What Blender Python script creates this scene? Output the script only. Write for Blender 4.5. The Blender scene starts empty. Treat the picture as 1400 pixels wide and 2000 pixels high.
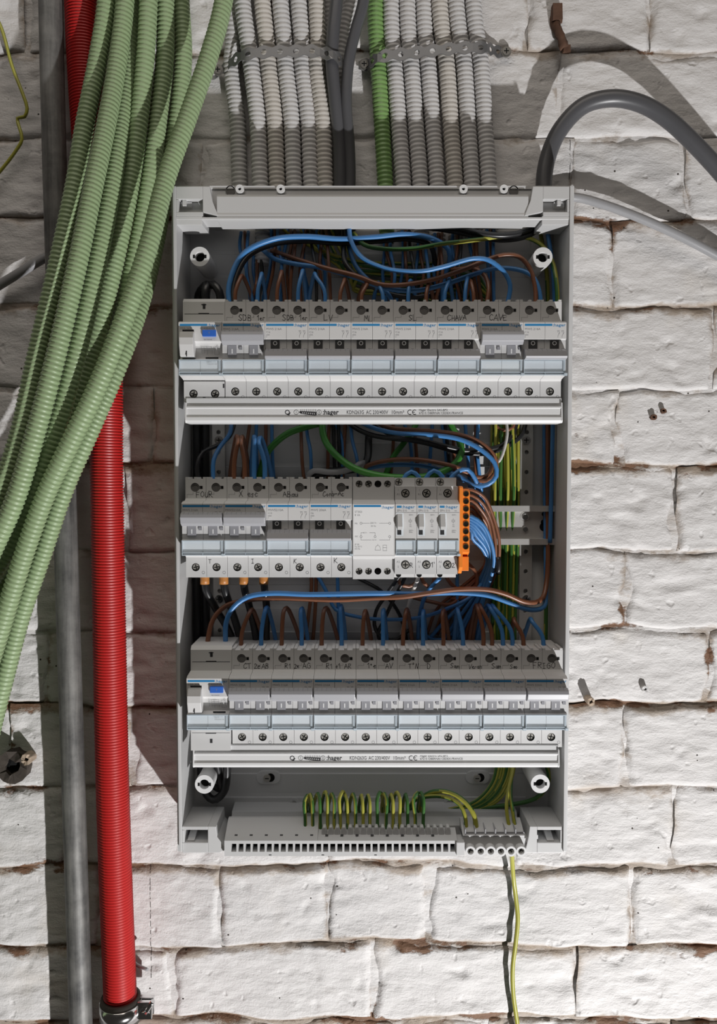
import bpy, bmesh, math, random
from mathutils import Vector, noise, Matrix
random.seed(7)
sc = bpy.context.scene
C = sc.collection
S = 0.001                      # everything below is written in millimetres
F, PITCH, DW, CZ = 1560.0, math.radians(2.3), 736.0, 1550.0   # focal length in px, tilt, camera to wall, camera height
# ---------------------------------------------------------------- camera, light, world
cam = bpy.data.cameras.new('camera'); cam_o = bpy.data.objects.new('camera', cam); C.objects.link(cam_o)
cam.sensor_fit = 'HORIZONTAL'; cam.sensor_width = 36; cam.lens = 36*F/1400; cam.clip_start = 0.01
cam_o.location = (0, -DW*S, CZ*S); cam_o.rotation_euler = (math.pi/2-PITCH, 0, 0)
sc.camera = cam_o
ld = bpy.data.lights.new('work_lamp', 'SPOT'); ld.energy = 184; ld.shadow_soft_size = 0.016; ld.spot_size = math.radians(75); ld.spot_blend = 0.3
ld.color = (1.0, 0.99, 0.985)
lo = bpy.data.objects.new('work_lamp', ld); C.objects.link(lo)
lo.location = (0.73, -1.062, (CZ-1570)*S)
lo.rotation_euler = (Vector((0.02, 0, CZ*S-0.05))-Vector(lo.location)).to_track_quat('-Z', 'Y').to_euler()
cd_ = bpy.data.lights.new('ceiling_bounce_fill', 'AREA'); cd_.shape = 'RECTANGLE'; cd_.size = 1.4; cd_.size_y = 0.7; cd_.energy = 7.0; cd_.color = (1.0, 0.92, 0.83)  # added soft fill standing in for lamp light bounced off the unseen ceiling
co = bpy.data.objects.new('ceiling_bounce_fill', cd_); C.objects.link(co); co.location = (-0.1, -0.85, CZ*S+1.3)
co.rotation_euler = (Vector((0, 0, CZ*S-0.1))-Vector(co.location)).to_track_quat('-Z', 'Y').to_euler()
w = bpy.data.worlds.new('world'); sc.world = w; w.use_nodes = True
w.node_tree.nodes['Background'].inputs[0].default_value = (1.0, 0.90, 0.80, 1)
w.node_tree.nodes['Background'].inputs[1].default_value = 0.025
vs = sc.view_settings; vs.view_transform = 'Standard'; vs.look = 'None'; vs.gamma = 1; vs.use_curve_mapping = False; vs.exposure = 0.0
# ---------------------------------------------------------------- helpers
CP, SP = math.cos(PITCH), math.sin(PITCH)
def W(px, py, h):              # photo pixel + distance h (mm) out from the wall -> point in mm
    u = (px-700)/F; v = (py-1000)/F
    t = (DW-h)/(CP-v*SP)
    return (u*t, -h, CZ+t*(-SP-v*CP))
def mat(name, col, rough=0.5, metal=0.0, spec=0.5, bump=0.0, bscale=300, var=0.0, alpha=1.0, vscale=20.0):
    m = bpy.data.materials.new(name); m.use_nodes = True
    nt = m.node_tree; b = nt.nodes['Principled BSDF']
    b.inputs['Base Color'].default_value = (*col, 1); b.inputs['Roughness'].default_value = rough
    b.inputs['Metallic'].default_value = metal; b.inputs['Specular IOR Level'].default_value = spec
    b.inputs['Alpha'].default_value = alpha
    tc = nt.nodes.new('ShaderNodeTexCoord')
    if var:
        n = nt.nodes.new('ShaderNodeTexNoise'); n.inputs['Scale'].default_value = vscale; n.inputs['Detail'].default_value = 6
        nt.links.new(tc.outputs['Object'], n.inputs['Vector'])
        mx = nt.nodes.new('ShaderNodeMix'); mx.data_type = 'RGBA'
        mx.inputs['A'].default_value = tuple(c*(1-var) for c in col)+(1,); mx.inputs['B'].default_value = tuple(min(1, c*(1+var)) for c in col)+(1,)
        nt.links.new(n.outputs['Fac'], mx.inputs['Factor']); nt.links.new(mx.outputs['Result'], b.inputs['Base Color'])
    if bump:
        n = nt.nodes.new('ShaderNodeTexNoise'); n.inputs['Scale'].default_value = bscale; n.inputs['Detail'].default_value = 4
        nt.links.new(tc.outputs['Object'], n.inputs['Vector'])
        bp = nt.nodes.new('ShaderNodeBump'); bp.inputs['Strength'].default_value = bump; bp.inputs['Distance'].default_value = 0.001
        nt.links.new(n.outputs['Fac'], bp.inputs['Height']); nt.links.new(bp.outputs['Normal'], b.inputs['Normal'])
    return m
M = {
 'plastic': mat('grey_white_plastic', (0.56, 0.56, 0.56), 0.45, bump=0.03, bscale=900),
 'device': mat('pale_grey_plastic', (0.62, 0.615, 0.61), 0.5, bump=0.03, bscale=900),
 'bar': mat('white_plastic', (0.70, 0.70, 0.70), 0.4, bump=0.02, bscale=900),
 'toggle': mat('mid_grey_plastic', (0.36, 0.36, 0.38), 0.42),
 'indicator': mat('window_grey', (0.30, 0.30, 0.32), 0.5),
 'darkwin': mat('window_black', (0.05, 0.05, 0.052), 0.5),
 'shutter': mat('dark_grey_plastic', (0.13, 0.125, 0.12), 0.5, var=0.15, vscale=300),
 'black': mat('black_hole', (0.010, 0.010, 0.010), 0.8, spec=0.1),
 'print': mat('print_grey', (0.22, 0.22, 0.23), 0.6),
 'ink': mat('print_black', (0.02, 0.02, 0.022), 0.6),
 'pen': mat('pen_ink', (0.035, 0.033, 0.035), 0.6),
 'blueprint': mat('print_blue', (0.03, 0.22, 0.47), 0.4),
 'white': mat('print_white', (0.8, 0.8, 0.8), 0.5),
 'testblue': mat('blue_button', (0.035, 0.14, 0.55), 0.4),
 'paper': mat('label_paper', (0.70, 0.745, 0.78), 0.6),
 'steel': mat('zinc_steel', (0.62, 0.61, 0.59), 0.4, 0.55, bump=0.06, bscale=120, var=0.2, vscale=60),
 'screw': mat('screw_steel', (0.50, 0.48, 0.44), 0.35, 0.45),
 'strap': mat('galvanised_strap', (0.24, 0.24, 0.245), 0.5, 0.7, bump=0.05, bscale=200),
 'sscrew': mat('dull_screw', (0.20, 0.19, 0.175), 0.45, 0.6),
 'chrome': mat('bright_steel', (0.78, 0.78, 0.78), 0.16, 1.0),
 'brass': mat('brass', (0.75, 0.52, 0.2), 0.3, 1.0),
 'copper': mat('orange_cap', (0.42, 0.17, 0.04), 0.45),
 'orange': mat('orange_plastic', (0.85, 0.24, 0.03), 0.4),
 'blue': mat('blue_insulation', (0.055, 0.20, 0.46), 0.36, var=0.12),
 'brown': mat('brown_insulation', (0.19, 0.075, 0.038), 0.36, var=0.12),
 'blackw': mat('black_insulation', (0.016, 0.016, 0.017), 0.33),
 'greyw': mat('grey_sheath', (0.30, 0.30, 0.31), 0.42, var=0.06),
 'dgrey': mat('dark_grey_sheath', (0.082, 0.082, 0.088), 0.36, bump=0.03, bscale=120, var=0.1),
 'greenw': mat('green_insulation', (0.045, 0.22, 0.03), 0.38, var=0.1),
 'gy_g': mat('earth_green', (0.045, 0.14, 0.03), 0.38),
 'gy_y': mat('earth_yellow', (0.37, 0.36, 0.055), 0.38),
 'whitew': mat('white_insulation', (0.62, 0.60, 0.57), 0.4),
 'cgreen': mat('green_conduit', (0.285, 0.38, 0.205), 0.44, var=0.06, vscale=12),
 'cgreen2': mat('green_conduit_vivid', (0.19, 0.33, 0.11), 0.42, var=0.06, vscale=12),
 'cwhite': mat('white_conduit', (0.55, 0.54, 0.535), 0.55, var=0.07, vscale=18),
 'cstain': mat('stained_white_conduit', (0.54, 0.51, 0.47), 0.55, var=0.16, vscale=14),
 'cred': mat('red_conduit', (0.46, 0.016, 0.015), 0.42, var=0.08, vscale=12),
 'pipe': mat('weathered_galvanised', (0.125, 0.125, 0.12), 0.55, 0.25, bump=0.2, bscale=110, var=0.55, vscale=30),
 'rubber': mat('rubber_lining', (0.05, 0.042, 0.035), 0.7),
 'rust': mat('rusty_iron', (0.10, 0.05, 0.03), 0.9, bump=0.6, bscale=200, var=0.5, vscale=120),
 'darkrock': mat('dark_broken_masonry', (0.05, 0.04, 0.032), 0.9, bump=0.8, bscale=180, var=0.6, vscale=90),
 'clay': mat('bare_clay', (0.42, 0.33, 0.25), 0.9, bump=0.3, bscale=200, var=0.2, vscale=90),
 'pencil': mat('pencil_mark', (0.05, 0.048, 0.045), 0.8),
 'clear': mat('clear_plastic', (0.78, 0.86, 0.92), 0.08, alpha=0.10, spec=0.8),
 'clearedge': mat('clear_plastic_edge', (0.66, 0.75, 0.82), 0.12, alpha=0.7, spec=0.8),
}
class MB:
    def __init__(s): s.v = []; s.f = []; s.m = []; s.sm = []
    def add(s, vs, fs, mi=0, smooth=False):
        o = len(s.v); s.v += vs
        for f in fs: s.f.append(tuple(i+o for i in f)); s.m.append(mi); s.sm.append(smooth)
        return s
    def box(s, x0, x1, h0, h1, z0, z1, mi=0):          # h = distance out from the wall / rail (towards -Y)
        vs = [(x, -h, z) for z in (z0, z1) for h in (h0, h1) for x in (x0, x1)]
        return s.add(vs, [(0,1,3,2),(4,6,7,5),(0,4,5,1),(2,3,7,6),(0,2,6,4),(1,5,7,3)], mi)
    def prism(s, prof, x0, x1, mi=0):                  # prof: (h, z) outline drawn out along x
        n = len(prof); vs = [(x0, -h, z) for h, z in prof]+[(x1, -h, z) for h, z in prof]
        fs = [tuple(range(n)), tuple(range(2*n-1, n-1, -1))]+[(i, i+n, (i+1) % n+n, (i+1) % n) for i in range(n)]
        return s.add(vs, fs, mi)
    def plate(s, outline, h0, h1, mi=0):               # outline: (x, z) drawn out towards the viewer
        n = len(outline); vs = [(x, -h0, z) for x, z in outline]+[(x, -h1, z) for x, z in outline]
        fs = [tuple(range(n-1, -1, -1)), tuple(range(n, 2*n))]+[(i, (i+1) % n, (i+1) % n+n, i+n) for i in range(n)]
        return s.add(vs, fs, mi)
    def quad(s, x0, x1, z0, z1, h, mi=0):
        return s.add([(x0,-h,z0),(x1,-h,z0),(x1,-h,z1),(x0,-h,z1)], [(0,1,2,3)], mi)
    def disc(s, cx, cz, r, h0, h1, mi=0, n=20, smooth=False):
        s.plate([(cx+r*math.cos(2*math.pi*i/n), cz+r*math.sin(2*math.pi*i/n)) for i in range(n)], h0, h1, mi); return s
    def ring(s, cx, cz, ri, ro, h0, h1, mi=0, n=24):
        vs = []
        for r, h in ((ro, h0), (ro, h1), (ri, h1), (ri, h0)):
            vs += [(cx+r*math.cos(2*math.pi*i/n), -h, cz+r*math.sin(2*math.pi*i/n)) for i in range(n)]
        fs = []
        for k in range(4):
            a, b = k*n, ((k+1) % 4)*n
            fs += [(a+i, a+(i+1) % n, b+(i+1) % n, b+i) for i in range(n)]
        return s.add(vs, fs, mi)
    def holed(s, x0, x1, z0, z1, h0, h1, holes, mi=0, mh=None):
        # a slab from h0 to h1 cut into side-by-side cells, each with one round hole (cx, cz, r)
        k = len(holes)
        xs = [x0]+[(holes[i][0]+holes[i+1][0])/2 for i in range(k-1)]+[x1]
        for (cx, cz, r), a, b in zip(holes, xs, xs[1:]):
            ang = sorted(set([round(2*math.pi*i/20, 5) for i in range(20)]+[round(math.atan2(z-cz, x-cx) % (2*math.pi), 5) for x in (a, b) for z in (z0, z1)]))
            n = len(ang); out = []; inn = []
            for t in ang:
                c, d = math.cos(t), math.sin(t)
                q = min([((b if c > 0 else a)-cx)/c if abs(c) > 1e-6 else 1e9, ((z1 if d > 0 else z0)-cz)/d if abs(d) > 1e-6 else 1e9])
                out.append((cx+q*c, cz+q*d)); inn.append((cx+r*c, cz+r*d))
            vs = [(x,-h1,z) for x, z in out]+[(x,-h1,z) for x, z in inn]+[(x,-h0,z) for x, z in inn]+[(x,-h0,z) for x, z in out]
            fs = []; fh = []
            for i in range(n):
                j = (i+1) % n
                fs.append((i, j, n+j, n+i)); fs.append((i, 3*n+i, 3*n+j, j)); fh.append((n+i, n+j, 2*n+j, 2*n+i))
            o = len(s.v); s.add(vs, fs, mi)
            for f in fh: s.f.append(tuple(q+o for q in f)); s.m.append(mi if mh is None else mh); s.sm.append(True)
        return s
    def line(s, pts, wd, h, mi=0):                      # flat pen stroke on a front face
        for (ax, az), (bx, bz) in zip(pts, pts[1:]):
            dx, dz = bx-ax, bz-az; l = math.hypot(dx, dz) or 1; nx, nz = -dz/l*wd/2, dx/l*wd/2; ex, ez = dx/l*wd*.4, dz/l*wd*.4
            s.add([(ax-nx-ex,-h,az-nz-ez),(bx-nx+ex,-h,bz-nz+ez),(bx+nx+ex,-h,bz+nz+ez),(ax+nx-ex,-h,az+nz-ez)], [(0,1,2,3)], mi)
        return s
    def tube(s, pts, r, n=10, step=4.0, stripe=0, caps=True, prof=None, mi=0, twist=0.02, raw=False):
        P = pts if raw else spline(pts, step)
        rings = frames(P); o = len(s.v); k = len(P); dist = 0
        for j, (p, a, b) in enumerate(rings):
            rr = r if prof is None else prof[j]
            for i in range(n):
                t = 2*math.pi*i/n
                q = p+a*(rr*math.cos(t))+b*(rr*math.sin(t)); s.v.append(tuple(q))
        for j in range(k-1):
            for i in range(n):
                i2 = (i+1) % n
                s.f.append((o+j*n+i, o+j*n+i2, o+(j+1)*n+i2, o+(j+1)*n+i)); s.sm.append(True)
                s.m.append(1 if stripe and ((i+j*twist*n+stripe) % n) < n*0.5 else mi)
        if caps:
            s.f.append(tuple(o+i for i in range(n-1, -1, -1))); s.m.append(mi); s.sm.append(False)
            s.f.append(tuple(o+(k-1)*n+i for i in range(n))); s.m.append(mi); s.sm.append(False)
        return s
    def mesh(s, name, mats, bevel=0.0, local=(0, 0, 0)):
        me = bpy.data.meshes.new(name)
        lx, ly, lz = local
        me.from_pydata([((x-lx)*S, (y-ly)*S, (z-lz)*S) for x, y, z in s.v], [], s.f)
        for m_ in (mats if isinstance(mats, (list, tuple)) else [mats]): me.materials.append(M[m_] if isinstance(m_, str) else m_)
        me.polygons.foreach_set('material_index', s.m); me.polygons.foreach_set('use_smooth', s.sm)
        me.update()
        if bevel:
            bm = bmesh.new(); bm.from_mesh(me); bmesh.ops.recalc_face_normals(bm, faces=bm.faces)
            es = [e for e in bm.edges if len(e.link_faces) == 2 and e.calc_face_angle(0) > 0.6]
            bmesh.ops.bevel(bm, geom=es, offset=bevel*S, segments=2, profile=0.6, affect='EDGES', clamp_overlap=True)
            bm.to_mesh(me); bm.free()
        else:
            bm = bmesh.new(); bm.from_mesh(me); bmesh.ops.recalc_face_normals(bm, faces=bm.faces); bm.to_mesh(me); bm.free()
        return me
def spline(pts, step=4.0):
    P = [Vector(p) for p in pts]
    if len(P) == 2: P = [P[0], (P[0]+P[1])/2, P[1]]
    Q = [P[0]*2-P[1]]+P+[P[-1]*2-P[-2]]; out = []
    for i in range(1, len(Q)-2):
        a, b, c, d = Q[i-1:i+3]; n = max(2, int((c-b).length/step))
        # centripetal-like tangents keep the cable from overshooting
        l0, l1, l2 = (b-a).length**.5+1e-6, (c-b).length**.5+1e-6, (d-c).length**.5+1e-6
        m1 = (c-b)+ (l1*((b-a)/l0-(c-a)/(l0+l1))); m2 = (c-b)+(l1*((d-c)/l2-(d-b)/(l1+l2)))
        for k in range(n):
            t = k/n; t2 = t*t; t3 = t2*t
            out.append(b*(2*t3-3*t2+1)+m1*(t3-2*t2+t)+c*(3*t2-2*t3)+m2*(t3-t2))
    out.append(P[-1]); return out
def resample(pts, step):
    P = spline(pts, 2.0); out = [P[0]]; acc = 0.0; need = step
    for a, b in zip(P, P[1:]):
        l = (b-a).length
        while acc+l >= need:
            out.append(a+(b-a)*((need-acc)/l)); need += step
        acc += l
    return out
def frames(P):
    T = [(P[min(i+1, len(P)-1)]-P[max(i-1, 0)]).normalized() for i in range(len(P))]
    up = Vector((0, -1, 0))
    if abs(T[0].dot(up)) > 0.9: up = Vector((1, 0, 0))
    a = (up-T[0]*up.dot(T[0])).normalized(); res = []
    for p, t in zip(P, T):
        a = (a-t*a.dot(t)); a = a.normalized() if a.length > 1e-6 else Vector((1, 0, 0)); res.append((p, a, t.cross(a)))
    return res
def link(name, me, parent=None, loc=(0, 0, 0)):
    o = bpy.data.objects.new(name, me); C.objects.link(o); o.location = tuple(c*S for c in loc)
    if parent: o.parent = parent
    return o
def tag(o, label, cat, group=None):
    o['label'] = label; o['category'] = cat
    if group: o['group'] = group
    return o
def thing(name, label, cat, loc=(0, 0, 0), group=None):
    o = bpy.data.objects.new(name, None); C.objects.link(o); o.location = tuple(c*S for c in loc); o.empty_display_size = 0.01
    return tag(o, label, cat, group)
CACHE = {}
def part(name, key, build, mats, parent, loc=(0, 0, 0), bevel=0.0):
    if key not in CACHE or key is None:
        b = MB(); build(b); me = b.mesh(name, mats, bevel)
        if key is not None: CACHE[key] = me
    else: me = CACHE[key]
    return link(name, me, parent, loc)
def single(name, b, mats, label, cat, group=None, bevel=0.0, local=None):
    loc = local if local else tuple(b.v[0])
    return tag(link(name, b.mesh(name, mats, bevel, loc), None, loc), label, cat, group)
TXT = {}
def text(s, size, m, parent, x, h, z, align='LEFT', name='lettering', sx=1.0, bold=0.0, fit=None):
    key = (s, size, m, align, sx, bold, fit)
    if key not in TXT:
        cu = bpy.data.curves.new('lettering', 'FONT'); cu.body = s; cu.size = 1; cu.align_x = align; cu.resolution_u = 2; cu.offset = bold
        o = bpy.data.objects.new('lettering', cu); C.objects.link(o)
        me = bpy.data.meshes.new_from_object(o); bpy.data.objects.remove(o)
        if fit:
            wd = max(v.co.x for v in me.vertices)-min(v.co.x for v in me.vertices); sx = fit/(wd*size)
        for v in me.vertices: v.co = Vector((v.co.x*size*S*sx, -v.co.z, v.co.y*size*S))
        me.materials.clear(); me.materials.append(M[m]); me.update(); TXT[key] = me
    return link(name, TXT[key], parent, (x, -h, z))
STK = {
 'A': [[(0,0),(.45,1),(.9,0)],[(.15,.4),(.75,.42)]], 'B': [[(.1,0),(.1,1),(.6,.9),(.6,.6),(.15,.52),(.75,.35),(.65,.05),(.1,0)]],
 'C': [[(.8,.85),(.45,1),(.1,.6),(.15,.15),(.5,0),(.85,.2)]], 'D': [[(.1,0),(.1,1),(.6,.85),(.8,.45),(.5,.05),(.1,0)]],
 'E': [[(.8,1),(.1,.95),(.1,0),(.8,.05)],[(.1,.5),(.6,.55)]], 'F': [[(.8,1),(.1,.95),(.1,0)],[(.1,.5),(.6,.55)]],
 'G': [[(.8,.85),(.45,1),(.1,.6),(.15,.15),(.5,0),(.85,.2),(.85,.45),(.5,.45)]], 'H': [[(.1,0),(.15,1)],[(.8,0),(.75,1)],[(.1,.5),(.8,.5)]],
 'I': [[(.4,0),(.4,1)],[(.1,1),(.7,1)],[(.1,0),(.7,0)]], 'K': [[(.1,0),(.15,1)],[(.8,1),(.15,.45),(.85,0)]], 'L': [[(.15,1),(.1,0),(.75,.05)]],
 'M': [[(0,0),(.15,1),(.45,.35),(.75,1),(.9,0)]], 'N': [[(.1,0),(.15,1),(.7,0),(.8,1)]], 'O': [[(.45,1),(.1,.6),(.15,.15),(.5,0),(.8,.35),(.75,.8),(.45,1)]],
 'R': [[(.1,0),(.1,1),(.65,.9),(.6,.55),(.15,.5),(.8,0)]], 'S': [[(.8,.85),(.45,1),(.15,.75),(.45,.5),(.75,.28),(.5,0),(.1,.12)]],
 'T': [[(.45,0),(.45,1)],[(0,.98),(.9,1)]], 'U': [[(.1,1),(.1,.3),(.4,0),(.75,.25),(.75,1),(.8,0)]], 'V': [[(.05,1),(.4,0),(.85,1)]], 'X': [[(.05,0),(.85,1)],[(.1,1),(.8,0)]],
 '1': [[(.1,.7),(.45,1),(.45,0)]], '2': [[(.1,.8),(.4,1),(.7,.75),(.1,.02),(.8,.05)]], 'e': [[(.1,.3),(.6,.4),(.4,.6),(.12,.35),(.3,0),(.7,.1)]], 'r': [[(.15,0),(.15,.55),(.3,.6),(.6,.55)]],
 's': [[(.6,.5),(.3,.6),(.2,.4),(.5,.2),(.4,0),(.1,.08)]], 'c': [[(.6,.5),(.3,.6),(.1,.3),(.3,0),(.65,.1)]], 'a': [[(.6,.55),(.2,.5),(.1,.15),(.4,.05),(.6,.5),(.65,0)]],
 'u': [[(.1,.6),(.15,.1),(.45,.05),(.6,.6),(.65,0)]], 'n': [[(.1,0),(.1,.6),(.45,.5),(.55,0)]], 'm': [[(.05,0),(.1,.55),(.35,.5),(.4,0),(.45,.5),(.7,.5),(.75,0)]], 'i': [[(.2,0),(.2,.55)],[(.2,.8),(.22,.85)]],
 'b': [[(.1,1),(.1,0),(.5,.1),(.5,.5),(.1,.5)]], 'o': [[(.3,.55),(.1,.3),(.3,0),(.55,.25),(.3,.55)]], 'v': [[(.05,.55),(.3,0),(.6,.55)]], 't': [[(.3,.9),(.3,.1),(.55,0)],[(.05,.6),(.55,.6)]],
 "'": [[(.2,1),(.25,.75)]], '+': [[(.3,.1),(.3,.8)],[(0,.45),(.65,.45)]], '°': [[(.2,1),(.05,.85),(.2,.7),(.35,.85),(.2,1)]], '-': [[(0,.4),(.6,.45)]],
}
def pen(s, x, z, h, size, parent, slope=0.0, wd=0.42, rs=1):
    rnd = random.Random(rs*31+len(s)); b = MB(); cx = x
    for ch in s:
        if ch == ' ': cx += size*.55; continue
        a = rnd.uniform(-.12, .12); k = size*rnd.uniform(.85, 1.12); dz = (cx-x)*slope+rnd.uniform(-.3, .3)
        for st in STK.get(ch, STK['o']):
            pts = [(cx+(px+a*pz+rnd.uniform(-.04, .04))*k*.8, z+dz+(pz+rnd.uniform(-.04, .04))*k) for px, pz in st]
            b.line(pts, wd, h)
        cx += k*(.78 if ch.isupper() else .6)
    return link('handwriting', b.mesh('handwriting', 'pen'), parent)
# ---------------------------------------------------------------- the wall: mortar bed + bricks, painted white
def wall_material():
    m = bpy.data.materials.new('painted_brick'); m.use_nodes = True; nt = m.node_tree; N = nt.nodes; L = nt.links
    b = N['Principled BSDF']; b.inputs['Roughness'].default_value = 0.62; b.inputs['Specular IOR Level'].default_value = 0.3
    g = N.new('ShaderNodeNewGeometry')
    def noi(scale, detail=5, rough=0.6, stretch=(1, 1, 1)):
        mp = N.new('ShaderNodeMapping'); mp.inputs['Scale'].default_value = stretch
        L.new(g.outputs['Position'], mp.inputs['Vector'])
        n = N.new('ShaderNodeTexNoise'); n.inputs['Scale'].default_value = scale; n.inputs['Detail'].default_value = detail; n.inputs['Roughness'].default_value = rough
        L.new(mp.outputs['Vector'], n.inputs['Vector']); return n.outputs['Fac']
    def mth(op, a, b_=None, c=None):
        n = N.new('ShaderNodeMath'); n.operation = op
        for i, v in enumerate((a, b_, c)):
            if v is None: continue
            if isinstance(v, (int, float)): n.inputs[i].default_value = v
            else: L.new(v, n.inputs[i])
        return n.outputs[0]
    def ramp(f, lo, hi):
        n = N.new('ShaderNodeMapRange'); n.interpolation_type = 'SMOOTHSTEP'; L.new(f, n.inputs[0]); n.inputs[1].default_value = lo; n.inputs[2].default_value = hi
        return n.outputs[0]
    def mix(f, a, c):
        n = N.new('ShaderNodeMix'); n.data_type = 'RGBA'; L.new(f, n.inputs['Factor'])
        for k, v in (('A', a), ('B', c)):
            if isinstance(v, tuple): n.inputs[k].default_value = (*v, 1)
            else: L.new(v, n.inputs[k])
        return n.outputs['Result']
    at = N.new('ShaderNodeAttribute'); at.attribute_name = 'joint'; J = at.outputs['Fac']
    paint = mix(noi(14, 4), (0.62, 0.60, 0.592), (0.70, 0.688, 0.68))
    paint = mix(ramp(noi(9, 3), 0.56, 0.8), paint, (0.62, 0.575, 0.52))          # faint yellowed patches
    grime = mth('ADD', mth('MULTIPLY', J, 0.46), noi(45, 7, 0.7, (0.6, 1, 1)))
    paint = mix(mth('MULTIPLY', ramp(grime, 0.66, 0.86), 0.75), paint, (0.30, 0.235, 0.175))
    smudge = mth('ADD', mth('MULTIPLY', J, 0.30), mth('MULTIPLY', noi(17, 6, 0.65, (0.6, 1, 1)), 0.9))
    paint = mix(mth('MULTIPLY', ramp(smudge, 0.56, 0.80), 0.62), paint, (0.33, 0.25, 0.18))
    chip = mth('ADD', mth('ADD', mth('MULTIPLY', J, 0.40), mth('MULTIPLY', ramp(noi(8, 2), 0.54, 0.72), 0.18)), noi(38, 8, 0.68, (0.7, 1, 1.2)))
    brick = mix(noi(60, 5), (0.13, 0.052, 0.028), (0.25, 0.16, 0.10))
    col = mix(ramp(chip, 0.82, 0.90), paint, brick)
    v = N.new('ShaderNodeTexVoronoi'); v.inputs['Scale'].default_value = 62; v.inputs['Randomness'].default_value = 1
    L.new(g.outputs['Position'], v.inputs['Vector'])
    spot = mth('MULTIPLY', mth('LESS_THAN', v.outputs['Distance'], 0.055), mth('GREATER_THAN', noi(7, 2), 0.52))
    col = mix(spot, col, (0.05, 0.04, 0.035))
    sx = N.new('ShaderNodeSeparateXYZ'); L.new(g.outputs['Position'], sx.inputs[0])
    for (ax, ay0, ay1) in ((1113, 272, 350), (293, 1690, 1910)):
        p0 = W(ax, ay0, 0); p1 = W(ax, ay1, 0)
        ln = mth('LESS_THAN', mth('ABSOLUTE', mth('SUBTRACT', sx.outputs[0], p0[0]*S)), 0.00045)
        rg = mth('MULTIPLY', mth('LESS_THAN', sx.outputs[2], p0[2]*S), mth('GREATER_THAN', sx.outputs[2], p1[2]*S))
        br = mth('GREATER_THAN', noi(260, 2), 0.47)
        col = mix(mth('MULTIPLY', mth('MULTIPLY', ln, rg), mth('MULTIPLY', br, 0.85)), col, (0.06, 0.055, 0.05))
    L.new(col, b.inputs['Base Color'])
    hgt = mth('ADD', mth('MULTIPLY', noi(160, 6, 0.6, (0.45, 1, 1)), 1.0), mth('MULTIPLY', noi(620, 3), 0.22))
    hgt = mth('SUBTRACT', hgt, mth('MULTIPLY', ramp(chip, 0.80, 0.9), 0.6))
    hgt = mth('SUBTRACT', hgt, mth('MULTIPLY', ramp(noi(75, 2, 0.4), 0.64, 0.78), 0.8))
    bp = N.new('ShaderNodeBump'); bp.inputs['Strength'].default_value = 0.5; bp.inputs['Distance'].default_value = 0.0032
    L.new(hgt, bp.inputs['Height']); L.new(bp.outputs['Normal'], b.inputs['Normal'])
    return m
M['wall'] = wall_material()
def pipe_material(m):
    nt = m.node_tree; N = nt.nodes; L = nt.links; b = N['Principled BSDF']; tc = N.new('ShaderNodeTexCoord')
    res = []
    for sc_, k in (((150, 150, 9), 1), ((30, 30, 30), 2)):
        mp = N.new('ShaderNodeMapping'); mp.inputs['Scale'].default_value = sc_; L.new(tc.outputs['Object'], mp.inputs['Vector'])
        n = N.new('ShaderNodeTexNoise'); n.inputs['Scale'].default_value = 1.0; n.inputs['Detail'].default_value = 8; n.inputs['Roughness'].default_value = 0.65
        L.new(mp.outputs['Vector'], n.inputs['Vector']); res.append(n.outputs['Fac'])
    ad = N.new('ShaderNodeMath'); ad.operation = 'ADD'; L.new(res[0], ad.inputs[0]); L.new(res[1], ad.inputs[1])
    cr = N.new('ShaderNodeValToRGB'); cr.color_ramp.elements[0].position = 0.36; cr.color_ramp.elements[1].position = 0.68
    cr.color_ramp.elements[0].color = (0.045, 0.045, 0.045, 1); cr.color_ramp.elements[1].color = (0.27, 0.265, 0.25, 1)
    hf = N.new('ShaderNodeMath'); hf.operation = 'MULTIPLY'; hf.inputs[1].default_value = 0.5; L.new(ad.outputs[0], hf.inputs[0])
    L.new(hf.outputs[0], cr.inputs[0]); L.new(cr.outputs[0], b.inputs['Base Color'])
pipe_material(M['pipe'])
JY = [95, 262, 425, 595, 755, 905, 1075, 1228, 1378, 1540, 1690, 1845, 1990]      # bed joints read off the photograph
JD = [.75, .45, .8, .9, .45, 1., .55, .55, 1., .6, .85, .85, 1.]
VJ = {0: [180, 640, 1085], 1: [400, 860, 1110, 1330], 2: [250, 690, 1190], 3: [100, 560, 980, 1390], 4: [300, 700, 1207], 5: [40, 250, 650, 1000, 1320],
      6: [200, 740, 1225], 7: [90, 560, 1000, 1390], 8: [250, 800, 1230], 9: [120, 640, 1000, 1330], 10: [180, 430, 640, 840, 1240], 11: [325, 730, 1135], 12: [110, 560, 960, 1330]}
zs = [W(1200, y, 0)[2] for y in JY]; dirt = list(JD); vj = {k: [W(x, 1000, 0)[0] for x in v] for k, v in VJ.items()}
rows = [(zs[i+1], zs[i], dirt[i+1], dirt[i], vj.get(i, [])) for i in range(len(zs)-1)]
z = zs[0]
for k in range(5): rows.append((z, z+75.5, dirt[0] if k == 0 else .6, .6, [-300+(k % 2)*110, -75+(k % 2)*110, 150+(k % 2)*110])); z += 75.5
z = zs[-1]
for k in range(5): rows.append((z-75.5, z, .6, 1. if k == 0 else .6, vj[12] if k == 0 else [-260+(k % 2)*110, -30+(k % 2)*110, 190+(k % 2)*110])); z -= 75.5
ZT = max(r[1] for r in rows); ZB = min(r[0] for r in rows); XW = 720.0
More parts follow.
